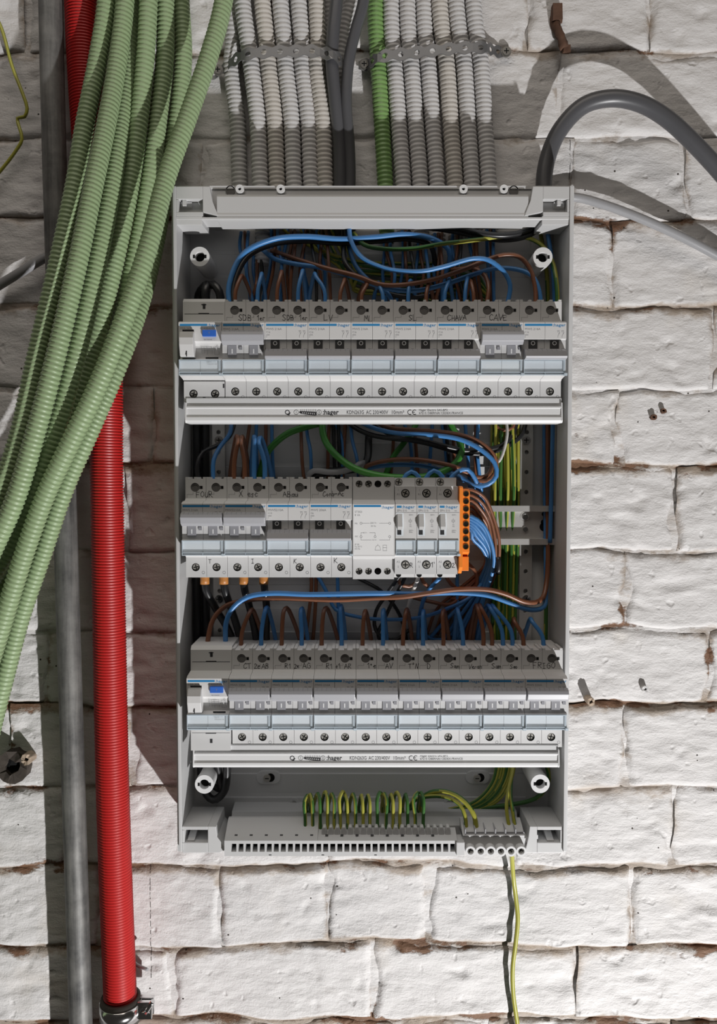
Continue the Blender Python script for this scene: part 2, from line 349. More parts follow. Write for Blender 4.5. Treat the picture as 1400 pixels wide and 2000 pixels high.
def relief(x, z):
    v = Vector((x, 0, z))
    a = noise.fractal(Vector((x/75, 3.1, z/45)), 1.0, 2.1, 3)*1.6
    b_ = noise.fractal(Vector((x/26, 9.7, z/9)), 0.9, 2.0, 3)*0.75
    p = noise.noise(Vector((x/15, 40.3, z/11)))
    q = noise.noise(Vector((x/34, 61.3, z/19)))
    return a+b_-max(0, p-.38)*6.0-max(0, q-.35)*5.0
def warp(x, z):
    return (x+noise.noise(Vector((x/60, 11.5, z/60)))*4.0+noise.noise(Vector((x/22, 21.5, z/22)))*1.6,
            z+noise.noise(Vector((x/170, 31.5, z/170)))*7.0+noise.noise(Vector((x/48, 41.5, z/48)))*4.0+noise.noise(Vector((x/17, 51.5, z/17)))*1.4)
def sst(t): t = max(0., min(1., t)); return t*t*(3-2*t)
wm = MB(); att = []
allz = sorted(set([r[0] for r in rows]+[r[1] for r in rows]))
dz_of = {}
for r in rows: dz_of[round(r[0], 2)] = r[2]; dz_of[round(r[1], 2)] = r[3]
nx, nz = 300, 310
for j in range(nz+1):
    zz = ZB+(ZT-ZB)*j/nz
    near = min(allz, key=lambda q: abs(q-zz)); jj = max(0, 1-abs(near-zz)/13)*dz_of[round(near, 2)]
    for i in range(nx+1):
        xx = -XW+2*XW*i/nx
        hh = -2.4+relief(xx, zz)*1.0+noise.fractal(Vector((xx/48, 77, zz/26)), 1.0, 2.0, 2)*1.9
        wx, wz = warp(xx, zz); wm.v.append((wx, -hh, wz)); att.append(max(jj, .35))
for j in range(nz):
    for i in range(nx):
        a = j*(nx+1)+i; wm.f.append((a, a+1, a+nx+2, a+nx+1)); wm.m.append(0); wm.sm.append(True)
def put_attr(me, vals):
    a = me.attributes.new('joint', 'FLOAT', 'POINT'); a.data.foreach_set('value', vals)
me = wm.mesh('wall_back', 'wall'); put_attr(me, att)
wall = link('wall_back', me); wall['kind'] = 'structure'
for (za, zb, da, db, cuts) in rows:
    xs = sorted(cuts)
    while xs and xs[0] > -XW+60: xs.insert(0, xs[0]-random.choice((225, 225, 112)))
    if not xs: xs = [-XW]
    while xs[-1] < XW-60: xs.append(xs[-1]+random.choice((225, 225, 112)))
    xs[0] = max(xs[0], -XW); xs[-1] = min(xs[-1], XW)
    for xa, xb in zip(xs, xs[1:]):
        if xb-xa < 25: continue
        inframe = xb > -360 and xa < 360 and zb > CZ-540 and za < CZ+450
        st = 2.7 if inframe else 9.0
        nx = max(4, int((xb-xa)/st)); nz = max(4, int((zb-za)/st))
        b = MB(); vals = []; base = random.uniform(-.8, 1.6); tx = random.uniform(-.008, .008); tz = random.uniform(-.02, .012); sd = random.uniform(0, 99)
        for j in range(-1, nz+1):
            for i in range(nx+1):
                x = xa+(xb-xa)*i/nx; z = za+(zb-za)*max(j, 0)/nz
                wob = noise.noise(Vector((x/32, sd, z/32)))*4.2+noise.noise(Vector((x/11, 5, z/11)))*2.0
                dt = zb-z; dbm = z-za; ds = min(x-xa, xb-x)
                fill = noise.noise(Vector((x/70, sd+3, z/40)))
                et = (1-sst((dt-.6+wob*.8+fill*3.5)/6.5))*(.45+.55*sst(.62+1.1*noise.noise(Vector((x/85, 17.7, zb/30))))); es = 1-sst((ds+1.2+fill*9+wob)/8.0); eb = (1-sst(dbm/2.5))*.28
                e = max(et*et, es*es*.6, eb)
                h = base+relief(x, z)+(x-(xa+xb)/2)*tx+(z-(za+zb)/2)*tz-e*8.0
                wx, wz = warp(x, z)
                if j < 0: h = -9.0
                b.v.append((wx, -h, wz))
                jt = max(max(0, 1-dt/17)**.8*db, max(0, 1-dbm/6)*da*.8, max(0, 1-ds/9)*.6)
                vals.append(max(0., min(1., jt)))
        for j in range(nz+1):
            for i in range(nx):
                a = j*(nx+1)+i; b.f.append((a, a+1, a+nx+2, a+nx+1)); b.m.append(0); b.sm.append(True)
        c0 = ((xa+xb)/2, 0, za); me = b.mesh('brick', 'wall', 0, c0); put_attr(me, vals)
        link('brick', me, wall, c0)
# ---------------------------------------------------------------- corrugated conduits, pipe and cables outside the box
def corr(name, pts, R, m, label, cat='conduit', group=None, pitch=3.9, n=16, depth=.86, closed=False):
    q = []; P = resample(pts, pitch/4.0); prof = []
    for i in range(len(P)): prof.append(R*(depth, depth+.10, 1.0, .985)[i % 4])
    b = MB().tube(P, R, n=n, prof=prof, raw=True, caps=True)
    return single(name, b, m, label, cat, group)
def px(*a): return [W(*p) for p in a]
GB = 'green conduits sweeping past the box'
def green(pts, lab):
    a, e = pts[-2], pts[-1]; pts = pts+[(e[0]+2*(e[0]-a[0]), e[1]+2.4*(e[1]-a[1]), e[2]-6), (e[0]+2.6*(e[0]-a[0]), e[1]+5*(e[1]-a[1]), e[2]-14)]
    return corr('corrugated_conduit', px(*pts), 7.9, 'cgreen', lab, 'conduit', GB)
green([(215,-260,42),(208,0,44),(190,120,48),(165,245,54),(146,360,60),(112,520,66),(70,700,70),(34,860,74),(-10,980,76),(-70,1090,76)], 'green corrugated conduit nearest the grey steel pipe in the sweeping bunch')
green([(250,-260,44),(244,0,48),(228,130,56),(206,250,70),(183,360,84),(150,520,98),(108,700,106),(68,850,109),(28,980,110),(-30,1110,110)], 'green corrugated conduit lying on top of the bunch beside the one nearest the steel pipe')
green([(262,-260,26),(256,0,28),(250,130,36),(238,230,48),(219,360,66),(188,520,82),(147,700,92),(106,850,94),(62,970,92),(20,1060,88),(-50,1180,84)], 'green corrugated conduit that slips out from behind its neighbour high on the bunch')
green([(294,-260,44),(290,0,43),(284,110,43),(272,230,44),(254,360,48),(222,520,56),(172,720,62),(120,880,62),(60,1010,62),(-20,1130,60),(-60,1180,60)], 'green corrugated conduit in the shaded middle of the bunch, tucked behind the front one')
green([(322,-260,28),(323,0,28),(322,110,29),(309,230,33),(292,360,38),(255,540,43),(208,720,45),(154,880,46),(96,1010,46),(16,1140,46),(-46,1220,46)], 'green corrugated conduit next to the shaded middle one, mostly in shadow lower down')
green([(346,-260,12),(353,0,13),(358,110,15),(348,220,18),(323,360,24),(302,480,36),(272,600,58),(228,720,76),(172,850,84),(128,950,84),(80,1090,82),(42,1200,80),(10,1320,78),(-20,1440,76)], 'green corrugated conduit running under the front one, nearest the box side')
green([(462,-260,40),(437,0,44),(408,110,52),(370,220,62),(324,350,76),(290,480,90),(240,630,100),(188,760,104),(135,870,104),(90,965,102),(48,1080,100),(10,1200,98),(-30,1330,96)], 'frontmost green corrugated conduit crossing over the whole bunch from the white conduits')
corr('corrugated_conduit', px((155,-260,22),(160,0,22),(168,180,22),(184,400,22),(200,620,22),(207,760,22),(208,900,22),(213,1200,22),(219,1500,22),(227,1750,23),(233,1900,24),(236,1990,24),(240,2120,24),(246,2350,24)), 14.4, 'cred', 'thick red corrugated conduit held by a pipe clamp at its foot', pitch=2.6, n=28, depth=.93)
pb = MB().tube(px((98,-260,26),(99,0,26),(125,940,26),(158,2000,26),(168,2350,26)), 10.2, n=28, step=20)
single('steel_pipe', pb, 'pipe', 'weathered grey steel pipe standing beside the red conduit', 'pipe')
GW, GR = 'white conduits above the box', 'white conduits above the box'
wl = [(468,452,17,'cwhite','white corrugated conduit lying in shade beside the front green conduit'),
      (508,490,28,'cwhite','white corrugated conduit at the shaded end of the strap beside the grey cables'),
      (541,524,27,'cstain','white corrugated conduit, second from the shaded end of the strap'),
      (574,557,27,'cwhite','white corrugated conduit in the middle of the five under the strap'),
      (607,590,26,'cwhite','white corrugated conduit, second from the two grey cables'),
      (635,618,27,'cstain','brown-tinged white corrugated conduit touching the two grey cables')]
tops = [452, 473, 512, 547, 583, 618]
for k, (xb, xm, h, m, lab) in enumerate(wl):
    xt = tops[k]; hh = h-8
    corr('corrugated_conduit', px((xt-6,-260,hh+4),(xt,0,hh+2),((xt+xm)/2+3,85,hh),(xm,125,hh-2),((xm+xb)/2+4,240,hh-3),(xb,355,hh-6),(xb+6,430,hh-8),(xb+4 if k else xb+14,(470,520,452,462,455,448)[k],hh-8)), 7.45, m, lab, 'conduit', GW)
wr = [(752,735,18,'cgreen2','vivid green corrugated conduit beside the white ones under the strap'),
      (787,766,19,'cwhite','white corrugated conduit next to the vivid green one'),
      (820,799,19,'cwhite','white corrugated conduit, second from the vivid green one'),
      (853,832,17,'cwhite','white corrugated conduit, third from the vivid green one, sunk a little'),
      (888,868,20,'cstain','brown-stained white corrugated conduit, fourth from the vivid green one'),
      (921,902,20,'cwhite','white corrugated conduit, second from the outer screw of the strap'),
      (954,935,20,'cwhite','white corrugated conduit nearest the outer screw of the strap')]
topr = [733, 763, 795, 827, 858, 890, 924]
for k, (xb, xm, h, m, lab) in enumerate(wr):
    xt = topr[k]; hh = h-7
    corr('corrugated_conduit', px((xt-6,-260,hh+3),(xt,0,hh+2),((xt+xm)/2,60,hh+1),(xm+3,115,hh),((xm+xb)/2+2,240,hh-1),(xb,355,hh-2),(xb+3,430,hh-4),(xb+2,(478,470,482,476,470,466,460)[k],hh-4)), 7.4, m, lab, 'conduit', GR)
corr('corrugated_conduit', px((705,-260,10),(688,0,10),(672,60,9.5),(663,130,9),(667,200,9)), 7.4, 'cwhite', 'white corrugated conduit slanting behind the two grey cables', 'conduit', GW)
corr('corrugated_conduit', px((634,-260,8),(640,0,8),(642,50,8),(641,105,8)), 6.5, 'cwhite', 'white corrugated conduit almost hidden behind the grey cable', 'conduit', GW)
def cable(pts, r, m, lab, name='cable', group=None, n=18, cat='cable'):
    return single(name, MB().tube(px(*pts), r, n=n, step=4), m, lab, cat, group)
cable([(668,-260,30),(657,0,30),(650,70,29),(648,120,27),(655,200,23),(662,270,18),(664,345,16),(664,420,14),(668,470,14)], 5.6, 'dgrey', 'dark grey cable held under the strap, touching the white conduits')
cable([(722,-260,34),(710,0,32),(694,60,28),(681,120,25),(676,200,23),(682,280,18),(684,345,16),(682,420,14),(684,450,14)], 4.9, 'dgrey', 'dark grey cable curving down free beside the strap screw')
cable([(1066,420,24),(1062,352,22),(1072,300,22),(1096,250,26),(1140,206,31),(1195,192,33),(1250,202,34),(1300,230,34),(1350,275,33),(1410,340,30),(1480,430,26),(1560,580,22),(1600,800,18)], 7.2, 'dgrey', 'thick dark grey cable arching up from the box top', n=24)
cable([(1090,386,10),(1128,386,11),(1180,400,13),(1240,422,14),(1300,448,14),(1350,472,14),(1420,510,12),(1500,560,10),(1600,640,10),(1690,760,10)], 4.0, 'greyw', 'light grey cable leaving the box side under the arching cable')
cable([(-80,610,8),(0,556,10),(40,532,12),(85,505,12),(140,482,8)], 4.2, 'greyw', 'light grey cable end reaching behind the steel pipe')
wv = MB().tube(px((-40,-20,10),(0,48,12),(24,130,14),(46,188,14),(53,212,13),(48,228,12),(34,231,9),(38,250,10),(43,272,10),(30,296,9),(4,330,8),(-40,380,8)), 1.5, n=10, stripe=2, twist=.005)
single('earth_wire', wv, ['gy_g', 'gy_y'], 'loose green and yellow wire kinked against the wall beside the steel pipe', 'wire')
wv = MB().tube(px((1000,1655,40),(1000,1680,22),(1003,1720,11),(1008,1760,8.5),(1011,1795,8.5),(1007,1840,8.5),(1001,1890,8.5),(1002,1940,8.5),(1010,2000,8.5),(1020,2090,9),(1015,2300,9)), 2.1, n=12, stripe=2, twist=.002)
single('earth_wire', wv, ['gy_g', 'gy_y'], 'green and yellow earth wire hanging below the box', 'wire')
# perforated straps
def strap(name, path, label, screws):
    P = resample(path, 1.0); Z0 = [p.z for p in P]
    tot = len(P)-1; cell = 14.0; n = max(1, int(tot/cell)); b = MB()
    def at(s, wz):
        s = max(0, min(tot-1e-3, s)); i = int(s); p = P[i].lerp(P[i+1], s-i); return (p.x, p.y, p.z+wz)
    for c in range(n):
        a, e = c*cell, (c+1)*cell; m_ = (a+e)/2; ring_o = []; ring_i = []; NN = 28
        for k in range(NN):
            t = 2*math.pi*k/NN; cx, cz = math.cos(t), math.sin(t)
            q = 7.0/abs(cx) if abs(cx) > 1e-6 else 1e9
            for _ in range(6):
                s_ = m_+min(q, 50)*cx
                half = 4.6+1.1*math.cos(2*math.pi*(s_-m_)/cell)
                q2 = half/abs(cz) if abs(cz) > 1e-6 else 1e9
                q = min(7.0/abs(cx) if abs(cx) > 1e-6 else 1e9, q2)
            ring_o.append(at(m_+q*cx, q*cz)); ring_i.append(at(m_+2.5*cx, 2.5*cz))
        vs = ring_o+ring_i+[(x, y+1.0, z) for x, y, z in ring_o]+[(x, y+1.0, z) for x, y, z in ring_i]
        fs = []
        for k in range(NN):
            j = (k+1) % NN
            fs += [(k, j, NN+j, NN+k), (2*NN+k, 3*NN+k, 3*NN+j, 2*NN+j), (NN+k, NN+j, 3*NN+j, 3*NN+k), (k, 2*NN+k, 2*NN+j, j)]
        b.add(vs, fs)
    t = thing(name, label, 'strap', tuple(P[0]))
    loc = tuple(P[0]); link('band', b.mesh('band', 'strap', 0, loc), t)
    for (sx, sy, h) in screws:
        x, y, z = W(sx, sy, h)
        s = MB(); s.disc(0, 0, 4.6, 0, 1.5, 0, 24); s.disc(0, 0, 3.6, 1.5, 2.6, 0, 24); s.box(-2.3, 2.3, 2.6, 2.66, -.45, .45, 1); s.box(-.45, .45, 2.6, 2.67, -2.3, 2.3, 1)
        link('screw', s.mesh('screw', ['sscrew', 'black']), t, (x-loc[0], y-loc[1], z-loc[2]))
    return t
strap('perforated_strap', px((404,146,4),(428,138,6),(450,122,16),(474,108,27),(505,102,29.5),(560,100,29),(610,99,29),(632,103,31),(650,106,35.5),(664,116,30),(672,128,10),(678,136,4)), 'perforated steel strap over the five white conduits and a grey cable', [(426,138,8)])
strap('perforated_strap', px((700,127,3),(716,126,4),(722,122,12),(738,112,22),(760,107,23.5),(790,105,23.5),(840,99,23),(890,94,24.5),(930,92,24.5),(950,93,22),(962,97,12),(975,101,4),(996,104,3)), 'perforated steel strap over the vivid green and white conduits', [(711,127,4),(988,102,4)])
# pipe clamp on the red conduit
cx, cy, cz = W(236, 1965, 24)
t = thing('pipe_clamp', 'shiny rubber-lined pipe clamp around the red conduit', 'clamp', (cx, cy, cz))
def zring(b, ri, ro, z0, z1, mi=0, n=40):
    vs = []
    for r, z in ((ro, z0), (ro, z1), (ri, z1), (ri, z0)): vs += [(r*math.cos(2*math.pi*i/n), r*math.sin(2*math.pi*i/n), z) for i in range(n)]
    b.add(vs, [(k*n+i, k*n+(i+1) % n, ((k+1) % 4)*n+(i+1) % n, ((k+1) % 4)*n+i) for k in range(4) for i in range(n)], mi, True)
part('rubber_lining', None, lambda b: zring(b, 14.7, 17.6, -13, 9), 'rubber', t)
part('band', None, lambda b: zring(b, 17.5, 19.0, -8.5, 5), 'chrome', t)
part('lug', None, lambda b: (b.box(16.5, 30, -5, 0, -8, 8), b.box(16.5, 30, 3, 7, -8, 8)), 'chrome', t, bevel=.8)
part('bolt', None, lambda b: (b.tube([(24, -12, 0), (24, 8, 0)], 2.2), b.disc(24, 0, 4.6, 7, 10.5, 0, 6), b.tube([(26,-12,2),(33,-14,14)], 2.0)), 'chrome', t)
b = MB(); b.tube([(0,18,0),(0,25,0)], 3.5)
link('stud', b.mesh('stud', 'chrome'), t)
# odds and ends fixed in the wall
def nail(pxy, label):
    x, y, z = W(*pxy); b = MB()
    b.tube([(-4,2,26),(-2,-6,14),(1,-9,4),(4,-10,-6)], 4, prof=None, n=9, step=3); b.box(-6, 3, 2, 8, 20, 34); b.box(3, 9, 8, 11, -10, -4)
    for i, v in enumerate(b.v): b.v[i] = tuple(c+noise.noise(Vector(v)*.3+Vector((k, 0, 0)))*1.6 for k, c in enumerate(v))
    return tag(link('wall_hook', b.mesh('wall_hook', 'rust'), None, (x, y, z)), label, 'hook')
nail((1088, 92, 1), 'rusty iron hook stuck in the wall above the arching cable')
def plug(pxy, r, label, cat='wall plug', m='clay', L=6):
    x, y, z = W(*pxy); b = MB(); b.ring(0, 0, r*.45, r, -3, L, 0, 14); b.disc(0, 0, r*.5, -3, L-3, 1, 12)
    for i, v in enumerate(b.v): b.v[i] = tuple(c+noise.noise(Vector(v)*.5+Vector((k*7, x, z)))*r*.28 for k, c in enumerate(v))
    return tag(link('wall_plug', b.mesh('wall_plug', [m, 'black']), None, (x, y, z)), label, cat)
plug((1149, 1366, 2), 3.6, 'small clay-coloured plug sticking out of the wall beside the lower breaker row', L=9)
plug((1258, 1345, 1), 3.0, 'white painted plug with a dark hole beside the clay-coloured plug', m='cwhite', L=3)
plug((30, 1492, 2), 15, 'large broken dark hole rim in the wall beside the steel pipe', 'wall hole', 'darkrock', 8)
plug((58, 1478, 6), 5, 'broken brick chip at the edge of the dark hole', 'brick chip', 'clay', 8)
plug((1275, 815, 1), 2.6, 'brownish broken plug in the wall beside the top breaker row', m='rust', L=3)
plug((1294, 803, 1), 2.4, 'brownish chipped plug just above the other broken one', m='rust', L=3)
b = MB(); b.tube(px((252,1872,8),(268,1885,14),(288,1894,20)), 1.6, n=8)
single('pin', b, 'greyw', 'thin grey pin sticking out above the pipe clamp', 'pin')
# ---------------------------------------------------------------- the distribution box
BX0, BX1, BZ0, BZ1 = -156.5, 180.5, CZ-321, CZ+246
RH = 62.0
boxT = thing('distribution_box', 'open light grey plastic distribution box on the white brick wall', 'electrical box', ((BX0+BX1)/2, 0, BZ0))
OX, OZ = (BX0+BX1)/2, BZ0
def bpart(name, build, m='plastic', bevel=0.0, parent=None, loc=None):
    b = MB(); build(b); me = b.mesh(name, m, bevel, (OX, 0, OZ)); o = link(name, me, parent or boxT); return o
bp_ = bpart('back_panel', lambda b: b.box(BX0+2, BX1-2, 5, 8, BZ0+2, BZ1-2))
for yy in range(470, 1580, 46):
    z = W(700, yy, 8)[2]
    bpart('rib', lambda b: b.prism([(7.9, z-9), (8.0, z+9), (9.6, z+8.4), (8.2, z-9)], BX0+26, BX1-26), parent=bp_)
bpart('side_wall', lambda b: b.prism([(1, BZ0), (57, BZ0), (57, BZ1), (1, BZ1)], BX0, BX0+2.6))
bpart('side_wall', lambda b: b.prism([(1, BZ0), (57, BZ0), (57, BZ1), (1, BZ1)], BX1-2.6, BX1))
bpart('rim', lambda b: b.box(BX0+2.6, BX0+5.2, 8, RH+2, BZ0+2.6, BZ1-2.6), bevel=.5)
bpart('rim', lambda b: b.box(BX1-5.2, BX1-2.6, 8, RH+2, BZ0+2.6, BZ1-2.6), bevel=.5)
bpart('bottom_wall', lambda b: b.box(BX0+2.6, BX1-2.6, 1, 57, BZ0, BZ0+2.6))
# top: rear edge notched for the conduits, then the front bar
bpart('top_wall', lambda b: (b.box(BX0+2.6, BX1-2.6, 30, 57, BZ1-2.6, BZ1), b.box(BX0+2.6, -110, 1, 30, BZ1-2.6, BZ1), b.box(126, 150, 1, 16, BZ1-2.6, BZ1), b.box(168, BX1-2.6, 1, 30, BZ1-2.6, BZ1)))
zt0 = W(700, 430, RH)[2]; zt1 = BZ1-2.6
XL, XR = BX0+5.2, BX1-5.2
def top_bar(b):
    xa, xb = W(423, 400, RH)[0], W(1032, 400, RH)[0]
    b.prism([(34, zt0+1), (RH-2, zt0), (RH+.5, zt0+1.5), (RH+.5, zt0+4.5), (RH, zt0+6), (RH+.2, zt1-8), (RH-1.2, zt1-6), (RH-4, zt1-5), (34, zt1-5)], xa, xb)
    b.box(XL, XR, 34, RH-6, zt0+6, zt1)
tb = bpart('top_bar', top_bar, bevel=.7)
bpart('bar_lip', lambda b: b.prism([(40, zt0+1), (RH+.3, zt0), (RH+.9, zt0+.6), (RH+.9, zt0+2.2), (44, zt0+3)], XL, XR), bevel=.3)
def corner(cx0, cx1, z0, z1, sgn, name='corner_block'):
    # a hollow corner block with a rectangular socket; sgn +1 = slanted edge towards the middle on its right
    def f(b):
        xa, xb = (cx0, cx1)
        th = 2.2; zc0, zc1 = z0+3.5, z1-10.5
        s0, s1 = (xa+2.0, xa+22) if sgn > 0 else (xb-22, xb-2.0)
        sl = 7 if sgn > 0 else -7
        b.box(s0, s1, 34, 46, zc0, zc1)
        b.box(xa, s1, 34, RH+1, zc1, z1) if sgn > 0 else b.box(s0, xb, 34, RH+1, zc1, z1)
        b.box(xa, s1, 34, RH+1, z0, zc0) if sgn > 0 else b.box(s0, xb, 34, RH+1, z0, zc0)
        if sgn > 0:
            b.box(xa, s0, 34, RH+1, zc0, zc1)
            b.plate([(s1, zc0), (xb+sl, z0), (xb+2, zc1-1), (xb, z1), (s1, z1)], 34, RH+1.02)
        else:
            b.box(s1, xb, 34, RH+1, zc0, zc1)
            b.plate([(s0, z1), (xa, z1), (xa-2, zc1-1), (xa+sl, z0), (s0, zc0)], 34, RH+1.02)
    o = bpart(name, f, bevel=.5)
    s0 = cx0+3 if sgn > 0 else cx1-12
    bpart('latch_peg', lambda b: (b.prism([(46, (z0+z1)/2-8), (RH-4, (z0+z1)/2-3), (RH-4, (z0+z1)/2+1), (46, (z0+z1)/2-2)], s0, s0+9), b.box(s0+2, s0+5, 46, RH, (z0+z1)/2-3, (z0+z1)/2+3)), 'plastic', parent=o)
xa = W(410, 400, RH)[0]; xb = W(1040, 400, RH)[0]
corner(XL, xa, zt0+3, zt1, +1); corner(xb, XR, zt0+3, zt1, -1)
bpart('corner_bracket', lambda b: b.prism([(30, zt0-2), (RH, zt0-4), (RH+1, zt0+3), (30, zt0+3)], XL, W(395, 430, RH)[0]), bevel=.4)
bpart('corner_bracket', lambda b: b.prism([(30, zt0-2), (RH, zt0-4), (RH+1, zt0+3), (30, zt0+3)], W(1058, 430, RH)[0], XR), bevel=.4)
for x in (468, 548, 905, 984):
    q = W(x, 369, RH-1)
    bpart('screw_socket', lambda b: (b.ring(q[0], q[2], 1.3, 3.5, RH-9, RH-.6), b.disc(q[0], q[2], 1.5, RH-9, RH-3.5, 1, 14)), ['bar', 'black'], parent=tb)
for x in (449, 1004):
    q = W(x, 370, RH-3)
    bpart('plug_hole', lambda b: (b.ring(q[0], q[2], 3.1, 4.0, RH-9, RH-5.0, 0), b.disc(q[0], q[2], 3.2, RH-9, RH-5.5, 0, 18)), ['shutter'], parent=tb)
# bottom shelf and its corner blocks
zs0 = W(700, 1668, RH)[2]+2; zs1 = W(700, 1612, RH)[2]
def shelf(b):
    b.prism([(8, zs1-1), (26, zs1-3), (28, zs1-7), (39.5, zs1-10), (39.5, zs0), (8, zs0)], W(440, 1640, RH)[0], W(1025, 1640, RH)[0])
bpart('bottom_bar', shelf, bevel=.5)
def bcorner(xa, xb, sgn):
    def f(b):
        z0, z1 = zs0-1, zs1-1
        s0, s1 = (xa+2.0, xa+22) if sgn > 0 else (xb-22, xb-2.0)
        zc0, zc1 = z0+9, z1-3
        b.box(s0, s1, 20, 40, zc0, zc1); (b.box(xa, s1, 20, RH, zc1, z1), b.box(xa, s1, 20, RH, z0, zc0)) if sgn > 0 else (b.box(s0, xb, 20, RH, zc1, z1), b.box(s0, xb, 20, RH, z0, zc0))
        if sgn > 0: b.box(xa, s0, 20, RH, zc0, zc1); b.plate([(s1, z0), (xb+2, z0), (xb+8, z0+3), (xb, zc1-6), (xb-1, z1), (s1, z1)], 20, RH+.02)
        else: b.box(s1, xb, 20, RH, zc0, zc1); b.plate([(s0, z1), (xa+1, z1), (xa, zc1-6), (xa-3, z0), (s0, z0)], 20, RH+.02)
    o = bpart('corner_block', f, bevel=.5)
    s0 = xa+4 if sgn > 0 else xb-13
    bpart('latch_peg', lambda b: b.prism([(40, zs1-8), (RH-2, zs1-14), (RH-2, zs1-17), (40, zs1-12)], s0, s0+6), 'plastic', parent=o)
bcorner(XL, W(424, 1640, RH)[0], 1); bcorner(W(1032, 1640, RH)[0], XR, -1)
# cover screw posts
for i, (x, y) in enumerate(((390, 501), (1060, 502), (399, 1532), (1055, 1531))):
    q = W(x, y, 50)
    def post(b):
        n = 40; b.ring(q[0], q[2], 4.3, 8.2, 40, 50, 0, n); b.disc(q[0], q[2], 4.4, 8, 43, 1, 24)
        b.ring(q[0], q[2], 6.0, 7.9, 8, 41, 0, n); b.box(q[0]-5.8, q[0]-4.1, 49.5, 50.06, q[2]-1.5, q[2]+1.5, 1); b.box(q[0]+4.1, q[0]+5.8, 49.5, 50.06, q[2]-1.5, q[2]+1.5, 1)
    bpart('screw_post', post, ['bar', 'black'], bevel=0)
# steel uprights and rails
for x in (428, 1027):
    qa, qb = W(x, 640, 12), W(x, 1480, 12)
    xx = W(x, 1000, 12)[0]
    def up(b):
        hs = [(xx, qb[2]+10+k*18.0, 2.0) for k in range(int((qa[2]-qb[2]-20)/18))]
        zprev = qb[2]
        for k, hq in enumerate(hs):
            z1 = hq[1]+9 if k < len(hs)-1 else qa[2]
            b.holed(xx-5.6, xx+5.6, zprev, z1, 11, 13, [hq]); zprev = z1
    u = bpart('upright', up, 'steel')
    for yy in (860, 1170):
        q = W(x, yy, 13)
        bpart('screw', lambda b: (b.disc(q[0], q[2], 3.9, 13, 15.2, 0, 20), b.box(q[0]-2.2, q[0]+2.2, 15.2, 15.26, q[2]-.4, q[2]+.4, 1), b.box(q[0]-.4, q[0]+.4, 15.2, 15.27, q[2]-2.2, q[2]+2.2, 1)), ['chrome', 'black'], parent=u)
ZR = [W(700, 681, 82)[2], W(700, 1034, 82)[2], W(700, 1375, 82)[2]]       # rail heights of the three rows
for k, zc in enumerate(ZR):
    xa_, xb_ = -132, (176.5 if k != 1 else W(1085, 1020, 22)[0])
    r = bpart('mounting_rail', lambda b: b.prism([(22, zc+17.5), (22, zc+13.2), (15, zc+13.2), (15, zc-13.2), (22, zc-13.2), (22, zc-17.5), (23, zc-17.5), (23, zc-12.2), (16, zc-12.2), (16, zc+12.2), (23, zc+12.2), (23, zc+17.5)][::-1], xa_, xb_), 'steel')
    if k == 1:
        for (x, y, rr, m) in ((1026, 1010, 3.0, 'chrome'), (1026, 1034, 2.6, 'chrome'), (1062, 1004, 2.0, 'black'), (1062, 1029, 4.0, 'black'), (1061, 1020, 2.4, 'black')):
            q = W(x, y, 16)
            bpart('rivet' if m == 'chrome' else 'slot_hole', lambda b: b.disc(q[0], q[2], rr, 15.5, 17.3 if m == 'chrome' else 16.15, 0, 20), m, bevel=.5 if m == 'chrome' else 0, parent=r)
        q = W(1026, 1010, 16)
        bpart('rivet_ring', lambda b: b.ring(q[0], q[2], 4.2, 4.9, 15.8, 16.3), 'steel', parent=r)
for x in (524, 933):
    q = W(x, 1518, 9)
    o = bpart('fixing_boss', lambda b: b.plate([(q[0]+(5 if math.cos(t) > 0 else -5)+6.4*math.cos(t), q[2]+6.4*math.sin(t)) for t in [2*math.pi*i/28 for i in range(28)]], 7, 10), 'plastic', bevel=.8)
    bpart('fixing_screw', lambda b: (b.disc(q[0]+2, q[2], 4.0, 9, 10.08, 1, 20), b.disc(q[0]-1, q[2], 3.3, 9, 12.5, 0, 20), b.box(q[0]-2.8, q[0]+.8, 12.5, 12.56, q[2]-.4, q[2]+.4, 1)), ['screw', 'black'], parent=o)
for x in (575, 876):
    q = W(x, 1566, 9)
    bpart('small_boss', lambda b: (b.ring(q[0], q[2], 1.8, 4.2, 7, 10.5), b.disc(q[0], q[2], 1.9, 7, 8.5, 1, 14)), ['plastic', 'black'])
